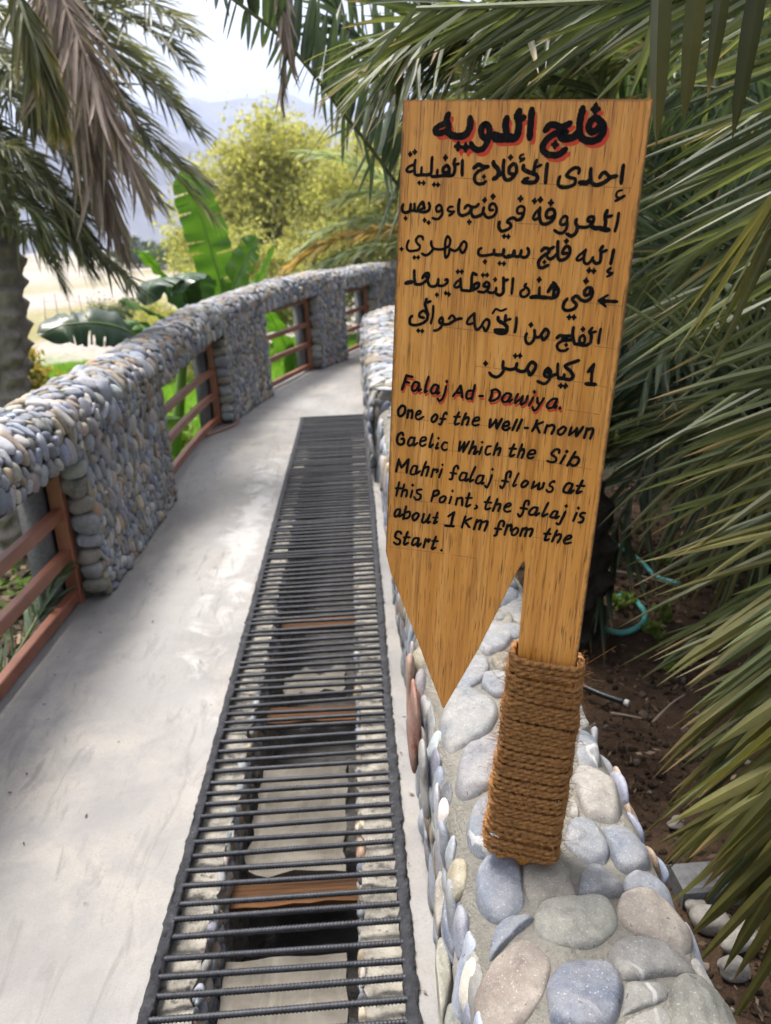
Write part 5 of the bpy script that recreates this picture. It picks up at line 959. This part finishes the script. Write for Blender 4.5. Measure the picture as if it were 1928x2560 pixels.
RB = [(1010, 590, 4.4), (940, 500, 4.25), (856, 395, 4.05), (792, 308, 3.9), (736, 238, 3.75), (666, 146, 3.6), (596, 70, 3.5), (506, 0, 3.4), (440, -50, 3.35)]
blades(p2, RB, 64, (80, -210), (-25, -150), .042, BP, 690, bend=.01, jit=.06, dY=(-.1, .3), rr=.012, jl=.15)
blades(p2, RB, 50, (-20, 130), (-20, 60), .018, BP, 691, bend=.02, jit=.2, dY=(-.2, .1), rr=.010, jl=.5)
for k, (x, y, h, nf, sd_, mm, lab) in enumerate([
    (.82, 2.97, .55, 6, 71, [BP, GP], 'short dark-trunked palm standing right behind the roped post'),
    (2.0, 3.6, 1.5, 26, 72, [BP, GP], 'bushy blue-green palm filling the middle of the right edge'),
    (2.9, 5.2, 2.1, 28, 73, [BP, GP], 'tall palm at the back of the grove in the top right corner'),
    (2.0, 6.6, 1.9, 28, 74, [GP, BP], 'palm deep in the grove just above the sign, its fronds against dark shade'),
    (3.5, 3.0, 1.7, 22, 75, [GP, BP], 'shaded palm at the right edge behind the nearest olive fronds'),
    (3.6, 8.5, 2.6, 26, 76, [GP, BP], 'farthest palm of the grove, seen in gaps between nearer fronds')]):
    r_ = tag(empty('date_palm', (x, y, -.15)), lab, 'palm tree', 'palms of the grove behind the wall')
    trunk(r_, [(x, y, -.4), (x + .03, y, h * .5), (x, y, h)], .17, M['trunk_dark'], 80 + k)
    crown(r_, (x, y, h), nf, 1.9 if h > 1 else .9, mm, sd_, L=.5 if h > 1 else .32, wd=.028, n=100, nseg=4, droop=.12, elev=((82, -45) if h > 1 else (85, 40)), az=((0, 360) if h > 1 else (-60, 160)))
# low palm beyond the bend of the walkway
p3 = tag(empty('date_palm', (2.0, 13.5, -.5)), 'low palm beyond the bend with pale arching fronds, the lowest yellowed to orange', 'palm tree')
trunk(p3, [(2.0, 13.6, -.8), (2.0, 13.5, .5), (1.9, 13.5, 1.4)], .2, M['trunk'], 91)
for i, (pts, mt, kw) in enumerate([
    ([(1000, 480, 13.5), (900, 420, 13.2), (820, 385, 13), (740, 345, 12.8), (650, 328, 12.6)], FP, dict(L=.60, wd=.045, n=150)),
    ([(1000, 500, 13.5), (920, 440, 13.2), (850, 420, 13), (780, 420, 12.8), (720, 440, 12.6)], FP, dict(L=.55, wd=.045, n=140)),
    ([(1000, 520, 13.5), (900, 480, 13.0), (800, 478, 12.8), (710, 500, 12.6), (640, 545, 12.5)], FP, dict(L=.6, wd=.045, n=150)),
    ([(1000, 540, 13.3), (880, 505, 12.8), (790, 505, 12.6), (700, 530, 12.5), (620, 580, 12.4)], SP, dict(L=.62, wd=.05, n=170)),
    ([(1000, 560, 13.3), (880, 530, 12.6), (800, 535, 12.4), (720, 560, 12.3), (650, 600, 12.3)], FP, dict(L=.5, wd=.045, n=140)),
]): add_frond(p3, PP(*pts), mt, seed=700 + i, nseg=4, droop=.35, **kw)
crown(p3, (1.9, 13.5, 1.5), 12, 2.4, [OP, GP], 79, L=.5, wd=.035, n=80, nseg=4, droop=.3, elev=(80, 0))
# a frond and seedling palm growing up outside the near railing
p4 = tag(empty('young_palm', (-2.1, 3.2, -.85)), 'young palm growing below the near railing, one blue-green frond showing between its bars', 'palm tree')
add_frond(p4, PP((-60, 1560, 2.9), (0, 1470, 2.95), (45, 1400, 3.0), (95, 1310, 3.1), (140, 1235, 3.2)), BP, seed=720, L=.26, wd=.030, n=44, a0=60, a1=22, lift=18, droop=.15, nseg=5)
add_frond(p4, [(-2.1, 3.2, -.85), (-2.3, 3.5, -.4), (-2.5, 3.9, -.2), (-2.8, 4.4, -.3)], GP, seed=721, L=.3, wd=.03, n=60, nseg=4)

# ---------------------------------------------------------------- broadleaf trees and bushes
def leafy(name, label, cat, base, blobs, nl, size, mat, seed, trunk_r=.12, bark=None, group=None, aspect=2.2, droop=.0, limbs=6, clump=.16, cper=70):
    g = np.random.default_rng(seed); base = np.asarray(base, float); root = tag(empty(name, base), label, cat, group); V = []; RN = []
    tot = sum(b[3] * b[4] * b[5] for b in blobs); cents = []
    for (x, y, z, rx, ry, rz) in blobs:
        m = max(50, int(nl * rx * ry * rz / tot)); nc = max(5, m // cper)
        dvec = unit(g.normal(size=(nc, 3))); cc = dvec * (g.uniform(.1, 1, (nc, 1)) ** .45) * (1 + .25 * vnoise(dvec * 1.3, seed + 3))[:, None] * [rx, ry, rz] + [x, y, z]; cents.append(cc)
        ci = g.integers(0, nc, m); cs = g.uniform(.5, 1.5, nc) * clump * (rx * ry * rz) ** (1 / 3)
        p = cc[ci] + g.normal(size=(m, 3)) * cs[ci][:, None] * [1, 1, .8]
        if droop: p[:, 2] -= droop * np.abs(g.normal(0, 1, m)) * cs[ci]
        d = unit(g.normal(size=(m, 3)) + [0, 0, -droop * 1.5]); wv = unit(np.cross(d, g.normal(size=(m, 3)))); s = size * g.uniform(.6, 1.35, (m, 1))
        V.append(np.stack([p - d * s * .5, p + wv * s / aspect * .5, p + d * s * .5, p - wv * s / aspect * .5], 1).reshape(-1, 3))
        RN.append(np.repeat(np.clip(g.uniform(0, 1, m) * .55 + g.uniform(0, .45, nc)[ci], 0, 1), 4))
    V = np.vstack(V) + base; F = np.arange(len(V)).reshape(-1, 4)
    at_root(root, mk('crown' if trunk_r > .03 else 'foliage', V, [F], mat, attrs={'rnd': np.concatenate(RN)}, smooth=False))
    cc = np.vstack(cents); b = MB(); top = cc[:, 2].max(); fork = np.array([0, 0, top * .22])
    if trunk_r > .02:
        V2, F2 = tube(smooth_curve([(0, 0, -.5), (trunk_r * .4, 0, top * .1), fork], 12) + base, np.linspace(trunk_r * 1.3, trunk_r * .85, 12), 9); b.add(V2, F2)
        for k in range(limbs):
            e = cc[g.integers(len(cc))]; mid = (fork + e) / 2 + g.normal(0, .08, 3) * top; V2, F2 = tube(smooth_curve([fork, mid, e], 12) + base, np.linspace(trunk_r * .6, trunk_r * .1, 12), 6); b.add(V2, F2)
        at_root(root, b.build('trunk', bark or M['bark']))
    return root
YT = 'pale green trees on the wadi bank'
leafy('acacia_tree', 'tallest pale yellow-green tree in the middle distance, left of the sign', 'tree', (-2.9, 31, -1.4), [(.1, 0, 4.2, 2.7, 2.2, 2.9), (-1.7, -.5, 2.6, 2.1, 1.8, 2.4), (1.4, .3, 3.0, 2.2, 1.8, 2.4), (.5, 0, 6.0, 1.7, 1.3, 1.3)], 52000, .19, M['yellow_tree'], 801, .2, group=YT, droop=.5)
leafy('acacia_tree', 'rounded yellow-green tree directly left of the sign, behind the low palm', 'tree', (.7, 28, -1.4), [(0, 0, 3.6, 2.3, 2, 2.8), (-1.5, 0, 2.2, 1.7, 1.4, 2.0), (1.4, 0, 3.8, 1.7, 1.4, 2.1)], 40000, .17, M['yellow_tree'], 802, .2, group=YT, droop=.5)
leafy('acacia_tree', 'low yellow-green tree with reddish dry stems right of the banana leaf', 'tree', (-2.9, 24, -1.35), [(-.4, 0, 1.7, 1.4, 1.3, 1.6), (.9, 0, 1.3, 1.2, 1.1, 1.2)], 17000, .13, M['yellow_tree'], 803, .12, group=YT, droop=.4)
leafy('acacia_tree', 'yellow-green tree mostly hidden behind the sign board', 'tree', (4.2, 33, -1.2), [(0, 0, 4.2, 3.0, 2.4, 3.2), (1.8, 0, 2.4, 2.0, 1.8, 2.2)], 20000, .2, M['yellow_tree'], 804, .2, group=YT, droop=.5)
leafy('wadi_bush', 'small pale bush on the gravel left of the upright banana leaf', 'bush', (-4.7, 20, -1.7), [(0, 0, .8, .9, .8, .8), (.6, 0, 1.1, .5, .5, .6)], 7000, .10, M['yellow_tree'], 805, .05)
leafy('garden_bush', 'yellow and orange tinged bush beside the left palm trunk', 'bush', (-4.05, 9.4, -1.3), [(0, 0, .9, .55, .5, .8), (.25, 0, .4, .5, .4, .5), (.1, 0, 1.5, .35, .3, .4)], 6000, .10, M['orange_bush'], 806, .04)
leafy('garden_bush', 'dark grey-green bush at the foot of the left palm, behind the parapet', 'bush', (-3.45, 8.0, -1.2), [(0, 0, .55, .4, .4, .6), (.2, 0, .9, .3, .3, .35)], 5000, .07, M['shade_tree'], 807, .04)
leafy('acacia_tree', 'smaller yellow-green tree left of the tall one, partly behind the upright banana leaf', 'tree', (-5.6, 35, -1.8), [(0, 0, 2.6, 1.8, 1.6, 2.0), (.9, 0, 1.8, 1.4, 1.2, 1.4)], 20000, .17, M['yellow_tree'], 809, .14, group=YT, droop=.5)
leafy('wadi_bush', 'pale low bush on the gravel behind the dead frond tips', 'bush', (-8.2, 34, -2.4), [(0, 0, .8, 1.2, 1, .8), (1.0, 0, .6, .8, .7, .6)], 7000, .13, M['yellow_tree'], 810, .05)
leafy('wadi_bush', 'grey-green bush low on the gravel, second from the left palm trunk', 'bush', (-11.5, 40, -2.8), [(0, 0, .9, 1.8, 1.2, .9)], 7000, .15, M['shade_tree'], 811, .05)
far = np.random.default_rng(9)
for k, (x, y, lab) in enumerate([(-30, 150, 'grey-green tree far across the wadi, nearest the hill foot'), (-21, 120, 'far tree on the opposite bank between palm fronds and banana leaf'), (-44, 170, 'far tree on the opposite bank at the left'), (-14, 165, 'small far tree on the opposite bank behind the banana leaf')]):
    leafy('far_tree', lab, 'tree', (x, y, -3.2), [(0, 0, 3.4, 4.2, 4, 3), (4, 0, 2.6, 3, 3, 2.2), (-4, 1, 2.4, 3, 3, 2)], 5000, .6, M['shade_tree'], 820 + k, .3, group='trees across the wadi')
for k, (x, y, h, lab) in enumerate([(4.6, 12.5, 5.0, 'dense dark tree behind the grove, right of the sign'), (7.6, 9.0, 5.0, 'dense dark tree behind the grove at the right edge'), (6.0, 17.5, 4.6, 'dark tree farthest back in the grove, glimpsed above the right top corner of the sign'), (6.8, 4.5, 4.2, 'dark leafy tree low behind the right-hand fronds'), (5.6, 1.0, 3.6, 'dark leafy tree beyond the right edge')]):
    leafy('grove_tree', lab, 'tree', (x, y, -.3), [(0, 0, h * .55, 2.0, 1.8, h * .5), (-1.0, 0, h * .35, 1.4, 1.3, h * .36), (1.2, 0, h * .4, 1.5, 1.3, h * .4)], 13000, .20, M['shade_tree'], 840 + k, .16, bark=M['trunk_dark'], group='dark trees behind the palm grove')

# ---------------------------------------------------------------- banana plants
def banana_leaf(root, pts, wd, seed, tears=6, fold=.25, up=None, mats=None, curl=.1):
    g = np.random.default_rng(seed); n = 130; c = smooth_curve(pts, n); T = unit(np.gradient(c, axis=0)); upv = np.array([0, 0, 1.]) if up is None else np.asarray(up, float)
    S = unit(np.cross(T, upv)); N = np.cross(S, T); t = np.linspace(0, 1, n); t0 = .10
    prof = np.interp(t, [0, t0, t0 + .05, .25, .6, .85, .95, 1], [0, 0, .45, .85, 1, .86, .55, .12]) * wd / 2
    m = MB()
    for sd in (1, -1):
        u = np.linspace(0, 1, 6); ed = prof * (1 + .03 * np.sin(t * 60 + seed)); q = c[:, None] + S[:, None] * sd * (ed[:, None] * u[None])[..., None] + N[:, None] * (ed[:, None] * (fold * u - curl * u ** 2 * 3)[None])[..., None] + N[:, None] * (.012 * np.sin(t * 40 + sd)[:, None] * u[None])[..., None]
        f = grid_faces(n, 6).reshape(n - 1, 5, 4); keep = np.ones((n - 1, 5), bool); keep[:int(t0 * n)] = False
        for k in range(tears):
            i = g.integers(int(n * .2), n - 6); dpt = g.integers(1, 4); keep[i, dpt:] = False
            if g.uniform() < .3: keep[i + 1, dpt + 1:] = False
            q[i + 1:i + 8, dpt:] += N[i + 1:i + 8, None] * g.normal(0, .012) * u[None, dpt:, None] + T[i + 1:i + 8, None] * g.uniform(0, .02) * u[None, dpt:, None]
        m.add(q.reshape(-1, 3), f[keep], 0, rnd=np.repeat(np.clip(.5 + .35 * vnoise(np.stack([t * 9, t * 0, t * 0 + sd], 1), seed), 0, 1), 6))
    V, F = tube(c, np.interp(t, [0, .1, 1], [.02, .014, .003]), 7); m.add(V, F, 1, rnd=np.full(len(V), .5))
    o = m.build('leaf', mats or [M['banana'], M['banana_rib']]); at_root(root, o)
def stem(root, a, b_, r, seed):
    V, F = tube(smooth_curve([a, (np.array(a) + b_) / 2 + [.02, .02, 0], b_], 20), np.linspace(r, r * .55, 20), 12); at_root(root, mk('stem', V, F, M['banana_rib'], attrs={'rnd': np.random.default_rng(seed).uniform(0, .6, len(V))}))
BG = 'banana plants outside the parapet'
b1 = tag(empty('banana_plant', (-1.6, 9.0, -.9)), 'banana plant with one tall upright torn leaf above the parapet', 'banana plant', BG)
cam_dir = np.array([.15, -1, .25])
stem(b1, (-1.62, 9.05, -1.1), P(487, 690, 8.9), .10, 1)
banana_leaf(b1, PP((488, 700, 8.9), (478, 620, 8.8), (462, 560, 8.75), (435, 470, 8.7), (405, 395, 8.65), (392, 368, 8.6)), .46, 901, 4, .10, up=cam_dir)
banana_leaf(b1, PP((488, 690, 8.9), (500, 630, 8.7), (515, 590, 8.6), (535, 550, 8.5), (556, 512, 8.4)), .36, 902, 5, .35, up=(-.5, -1, .3))
banana_leaf(b1, PP((500, 690, 9.0), (545, 620, 9.1), (570, 575, 9.1), (590, 530, 9.1)), .16, 903, 1, .5, up=(1, -.4, .3))
b2 = tag(empty('banana_plant', (-2.2, 8.2, -1.0)), 'smaller banana plant with bluish drooping leaves left of the tall upright leaf', 'banana plant', BG)
stem(b2, (-2.2, 8.2, -1.2), P(400, 700, 8.2), .08, 2)
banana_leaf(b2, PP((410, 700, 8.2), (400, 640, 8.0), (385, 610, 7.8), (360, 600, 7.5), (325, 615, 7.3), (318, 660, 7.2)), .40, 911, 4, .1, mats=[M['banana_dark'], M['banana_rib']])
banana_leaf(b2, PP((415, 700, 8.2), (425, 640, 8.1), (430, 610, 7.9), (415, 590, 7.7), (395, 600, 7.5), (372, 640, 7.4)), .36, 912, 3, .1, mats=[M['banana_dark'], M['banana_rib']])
banana_leaf(b2, PP((400, 720, 8.0), (360, 690, 7.6), (330, 676, 7.4), (295, 660, 7.2), (263, 648, 7.1)), .20, 913, 1, .2, up=(.2, -.6, 1))
banana_leaf(b2, PP((410, 690, 8.3), (370, 620, 8.3), (330, 570, 8.2), (308, 545, 8.1), (290, 540, 8.0)), .22, 914, 3, .2)
b3 = tag(empty('banana_plant', (-2.5, 7.0, -1.0)), 'low banana plant with a dark leaf arching left just over the parapet', 'banana plant', BG)
stem(b3, (-2.45, 7.1, -1.2), P(330, 780, 7.0), .07, 3)
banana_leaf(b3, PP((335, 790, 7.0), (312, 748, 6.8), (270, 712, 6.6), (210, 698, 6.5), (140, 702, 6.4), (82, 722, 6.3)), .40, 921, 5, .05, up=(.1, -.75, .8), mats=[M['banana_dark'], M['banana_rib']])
banana_leaf(b3, PP((335, 790, 7.0), (330, 740, 7.0), (300, 700, 7.1), (250, 690, 7.2)), .25, 922, 3, .15)
b4 = tag(empty('banana_plant', (-2.0, 6.0, -1.0)), 'dark-leaved banana plant seen through the second railing', 'banana plant', BG)
for k, pts in enumerate([[(-2.0, 6.0, -1.0), (-1.95, 6.1, -.3), (-1.8, 6.4, .15), (-1.7, 6.8, .1), (-1.65, 7.1, -.1)], [(-2.0, 6.0, -1.0), (-2.1, 6.0, -.2), (-2.2, 6.3, .35), (-2.1, 6.8, .45), (-1.9, 7.2, .3)], [(-2.0, 6.0, -1.0), (-1.9, 5.8, -.4), (-1.7, 5.6, .0), (-1.6, 5.2, .0)], [(-2.0, 6.0, -1.0), (-2.3, 6.4, -.2), (-2.3, 7.0, .3), (-2.1, 7.6, .3)]]):
    banana_leaf(b4, pts, .34, 930 + k, 4, .15)
stem(b4, (-2.0, 6.0, -1.2), np.array([-2.0, 6.05, -.5]), .07, 4)
b5 = tag(empty('banana_plant', (-1.0, 13.0, -1.0)), 'bright banana plant seen through the third railing', 'banana plant', BG)
for k, pts in enumerate([[(-1.0, 13, -1.1), (-1.1, 12.8, -.3), (-1.3, 12.4, .4), (-1.5, 12.0, .6)], [(-1.0, 13, -1.1), (-.8, 12.8, -.2), (-.6, 12.5, .5), (-.5, 12.2, .9)], [(-1.0, 13, -1.1), (-1.0, 12.7, -.2), (-.7, 12.2, .2), (-.3, 11.9, .1)]]):
    banana_leaf(b5, pts, .4, 940 + k, 4, .15)
stem(b5, (-1.0, 13, -1.3), np.array([-1.0, 13.0, -.5]), .08, 5)
leafy('garden_bush', 'leafy green bush behind the second railing, under the banana leaves', 'bush', (-2.6, 7.6, -1.15), [(0, 0, .4, .6, .8, .5), (.2, -1.2, .3, .5, .7, .4), (.1, 1.4, .35, .6, .7, .45)], 8000, .10, M['weed'], 808, .03)

# ---------------------------------------------------------------- grass, litter and small things on the ground
g = np.random.default_rng(31); n = 110000
r_ = 6 + 30 * g.uniform(0, 1, n) ** .8; aa = R(1) * g.uniform(-42, 8, n); x = r_ * np.sin(aa); y = r_ * np.cos(aa); dd = x_in(np.clip(y, -3, 14.4)) - x
nz = vnoise(np.stack([x, y, x * 0], 1) * .35, 8); ok = (dd > np.where(y < 7, 3.2, 1.2) - .4 * nz) & (np.hypot(x, y) < 33 - 2 * nz) & ~((y > 14) & (x > 1.5)); x, y = x[ok], y[ok]; n = len(x); z = terrain(x, y)
sc = (.5 + .055 * np.hypot(x, y))[:, None]; h = g.uniform(.05, .13, (n, 1)) * sc; a = g.uniform(0, 6.28, n); wv = np.stack([np.cos(a), np.sin(a), a * 0], 1) * .009 * sc; ln = g.normal(0, .5, (n, 2)) * h
p = np.stack([x, y, z], 1); V = np.stack([p - wv, p + wv, p + np.c_[ln, h]], 1).reshape(-1, 3)
tag(mk('grass', V, [np.arange(len(V)).reshape(-1, 3)], M['grass'], attrs={'rnd': np.repeat(g.uniform(0, 1, n), 3)}, smooth=False), kind='stuff')
def litter(name, x, y, smin, smax, mat, seed, asp=2.5, zoff=.012):
    g = np.random.default_rng(seed); n = len(x); p = np.stack([x, y, terrain(x, y) + zoff + g.uniform(0, .03, n)], 1); a = g.uniform(0, 6.28, n); d = unit(np.stack([np.cos(a), np.sin(a), g.normal(0, .35, n)], 1)); s = g.uniform(smin, smax, (n, 1)); wv = unit(np.cross(d, unit(np.array([0, 0, 1.]) + g.normal(0, .35, (n, 3))))); up = np.cross(wv, d)
    V = np.stack([p - d * s, p + wv * s / asp - up * s * .2, p + d * s, p - wv * s / asp + up * s * .2], 1).reshape(-1, 3)
    tag(mk(name, V, [np.arange(len(V)).reshape(-1, 4)], mat, attrs={'rnd': np.repeat(g.uniform(0, 1, n), 4)}, smooth=False), kind='stuff')
t = NT('dry_leaf', .85, .2); a_ = t.attr('rnd').outputs['Fac']; t.col(t.ramp(a_, (0, (.035, .026, .02)), (.6, (.13, .09, .062)), (1, (.30, .22, .15)))); M['dry'] = t.m
g = np.random.default_rng(44); n = 5200; yv = g.uniform(1.2, 7.5, n); xv = x_in(yv) - g.uniform(.35, 2.6, n); litter('leaf_litter', xv, yv, .02, .075, M['dry'], 45)
n = 2600; yv = g.uniform(.6, 5.2, n); xv = .56 + g.uniform(0, 2.4, n) ** 1.2; litter('leaf_litter', xv, yv, .006, .022, M['dry'], 46, asp=4)
n = 16000; yv = g.uniform(.4, 5, n); xv = .56 + g.uniform(0, 2.2, n); U, F = ICO[1]; s = .003 + .016 * g.uniform(0, 1, (n, 1)) ** 4
p = np.stack([xv, yv, terrain(xv, yv) + s[:, 0] * .2], 1); V = (p[:, None] + U[None] * s[:, None] * (g.uniform(.55, 1.2, (n, 1, 3)) * g.uniform(.8, 1.2, (n, len(U), 1)))).reshape(-1, 3)
t = NT('soil_clod', .95, .15); a_ = t.attr('rnd').outputs['Fac']; t.col(t.ramp(a_, (0, (.02, .014, .009)), (.9, (.065, .044, .029)), (1, (.17, .145, .12)))); t.bump(t.noise(150, 4, .7, t.obj()), .004, .8); M['clod'] = t.m
tag(mk('soil_clods', V, [(F[None] + (np.arange(n) * len(U))[:, None, None]).reshape(-1, 3)], M['clod'], attrs={'rnd': np.repeat(g.uniform(0, 1, n), len(U))}, smooth=False), kind='stuff')
ZG = -.115
g = np.random.default_rng(48); n = 150; yv = g.uniform(1.0, 9, n) ** 1; k_ = g.uniform(0, 1, n); xv = np.where(k_ < .45, x_in(yv) - .05 + np.abs(g.normal(0, .12, n)), np.where(k_ < .75, .06 + g.uniform(0, .05, n), g.uniform(-1.2, -.56, n)))
p = np.stack([xv, yv, np.full(n, .004)], 1); a = g.uniform(0, 6.28, n); d = np.stack([np.cos(a), np.sin(a), g.normal(0, .1, n)], 1); sz = g.uniform(.003, .012, (n, 1)); wv = np.stack([-d[:, 1], d[:, 0], d[:, 0] * 0 + .2], 1)
V = np.stack([p - d * sz, p + wv * sz * .4, p + d * sz, p - wv * sz * .4 + [0, 0, .002]], 1).reshape(-1, 3); tag(mk('path_litter', V, [np.arange(len(V)).reshape(-1, 4)], M['dry'], attrs={'rnd': np.repeat(g.uniform(0, .7, n), 4)}, smooth=False), kind='stuff')
hp = [PZ(x, y, ZG) for x, y in [(1240, 1330), (1302, 1357), (1345, 1367), (1384, 1351), (1393, 1326), (1373, 1298), (1350, 1287), (1331, 1291), (1322, 1300)]]
V, F = tube(smooth_curve(hp, 70), .013, 10); tag(mk('garden_hose', V, F, M['hose']), 'loop of turquoise garden hose on the soil behind the sign', 'hose')
hp = [PZ(x, y, ZG + .01) for x, y in [(1300, 1150), (1352, 1190), (1385, 1212), (1418, 1245), (1470, 1262)]]
V, F = tube(smooth_curve(hp, 40), .012, 10); tag(mk('garden_hose', V, F, M['hose']), 'straighter stretch of pale blue hose half hidden under the fan of palm leaflets', 'hose')
pp = tag(empty('irrigation_pipe', PZ(1325, 1508, ZG)), 'short black irrigation pipe with a white end on the soil beside the roped post', 'pipe')
V, F = tube(smooth_curve([PZ(1255, 1480, ZG + .02), PZ(1300, 1500, ZG + .02), PZ(1350, 1517, ZG + .02)], 16), .011, 12); at_root(pp, mk('tube', V, F, M['pipe']))
V, F = tube(smooth_curve([PZ(1350, 1517, ZG + .02), PZ(1358, 1520, ZG + .02)], 6), .0125, 12); at_root(pp, mk('end_cap', V, F, M['white']))
for k, (pts, r, lab) in enumerate([([(1319, 1541), (1350, 1545), (1386, 1552)], .006, 'orange-brown stick lying below the black pipe end'), ([(1280, 1230), (1330, 1234), (1380, 1243), (1450, 1262)], .005, 'long thin bare stick across the soil above the hose loop'), ([(1410, 1560), (1450, 1520), (1480, 1500)], .005, 'thin stick under the lowest olive leaflets on the right')]):
    V, F = tube(smooth_curve([PZ(x, y, ZG + .015 + .01 * k) for x, y in pts], 14), np.linspace(r, r * .5, 14), 6); tag(mk('stick', V, F, M['rachis_dead'], attrs={'rnd': np.full(len(V), .2)}), lab, 'stick')
for k, (x, y, s, lab) in enumerate([(1345, 1318, .07, 'tuft of bright weeds inside the hose loop'), (1420, 1330, .06, 'small weed right of the hose loop'), (1400, 1385, .06, 'small weed below the hose loop'), (1430, 1215, .07, 'light green seedling between the hose and the palm fan'), (1460, 1440, .05, 'weed under the olive leaflets near the right edge')]):
    c_ = PZ(x, y, ZG - .01); leafy('weed', lab, 'weed', c_, [(0, 0, .035, s, s, .045)], 260, .03, M['weed'], 870 + k, 0, group='weeds on the soil behind the wall')
# kerb and loose cobbles at the bottom right
ka, kb = PZ(1460, 1900, -.10), PZ(1700, 1880, -.10); dv = unit(kb - ka); V, F = bevbox((ka + kb) / 2 - [0, 0, .05], (kb - ka) / 2, np.array([-dv[1], dv[0], 0]) * .05, (0, 0, .06), .008)
tag(mk('concrete_kerb', V, F, M['conc'], smooth=False), 'grey concrete kerb on the ground under the lowest palm leaflets', 'kerb')
for k, (x, y, s, c, lab) in enumerate([(1535, 1985, .07, (.50, .47, .43), 'pale rounded cobble just below the kerb on the right'), (1590, 2030, .085, (.44, .41, .37), 'largest pale cobble on the ground at the bottom right'), (1575, 2085, .06, (.40, .38, .35), 'greyish cobble lowest of those on the ground at the right'), (1462, 1778, .045, (.50, .44, .40), 'single pale stone on the soil close to the wall edge'), (1500, 1955, .05, (.42, .40, .36), 'small cobble between the wall and the kerb')]):
    c_ = PZ(x, y, -.13); V, F, C = stones(c_[None], np.array([[1., 0, 0]]), np.array([[0, 1., 0]]), np.array([[0, 0, 1.]]), np.array([s * .6]), np.array([s * .45]), np.array([s * .36]), 3, 880 + k, np.array([c]) * .34, .3)
    tag(mk('loose_cobble', V, [F], M['cobble'], attrs={'Col': C}), lab, 'stone', 'loose cobbles on the ground')
fw = tag(empty('wire_fence', P(160, 680, 13)), 'thin leaning wire fence between the left palm and the wadi gravel', 'fence')
for k, (x0, y0, x1, y1) in enumerate([(100, 710, 95, 640), (130, 712, 118, 634), (160, 715, 146, 634), (185, 712, 170, 636), (205, 705, 188, 640)]):
    V, F = tube(np.array([P(x0, y0 + 25, 13), P((x0 + x1) / 2, (y0 + y1) / 2, 13), P(x1, y1, 13)]), .005, 5); at_root(fw, mk('stake', V, F, M['bark']))
for k in range(3):
    V, F = tube(np.array([P(97 - k, 652 + 18 * k, 13), P(140, 650 + 18 * k, 13), P(190, 655 + 16 * k, 13)]), .0018, 4); at_root(fw, mk('wire', V, F, M['bark']))
# the drain channel's dead leaves and the air over the valley
hz = bpy.data.materials.new('valley_haze'); hz.use_nodes = True; tn = hz.node_tree; tn.nodes.remove(tn.nodes['Principled BSDF'])
pv = tn.nodes.new('ShaderNodeVolumePrincipled'); pv.inputs['Color'].default_value = (.60, .70, 1.0, 1); pv.inputs['Density'].default_value = .00038; pv.inputs['Anisotropy'].default_value = .2
tn.links.new(pv.outputs[0], tn.nodes['Material Output'].inputs['Volume'])
V, F = box((0, 2950, 238), (4700, 0, 0), (0, 3150, 0), (0, 0, 243)); o = mk('haze', V, [F], hz, smooth=False); tag(o, kind='stuff')
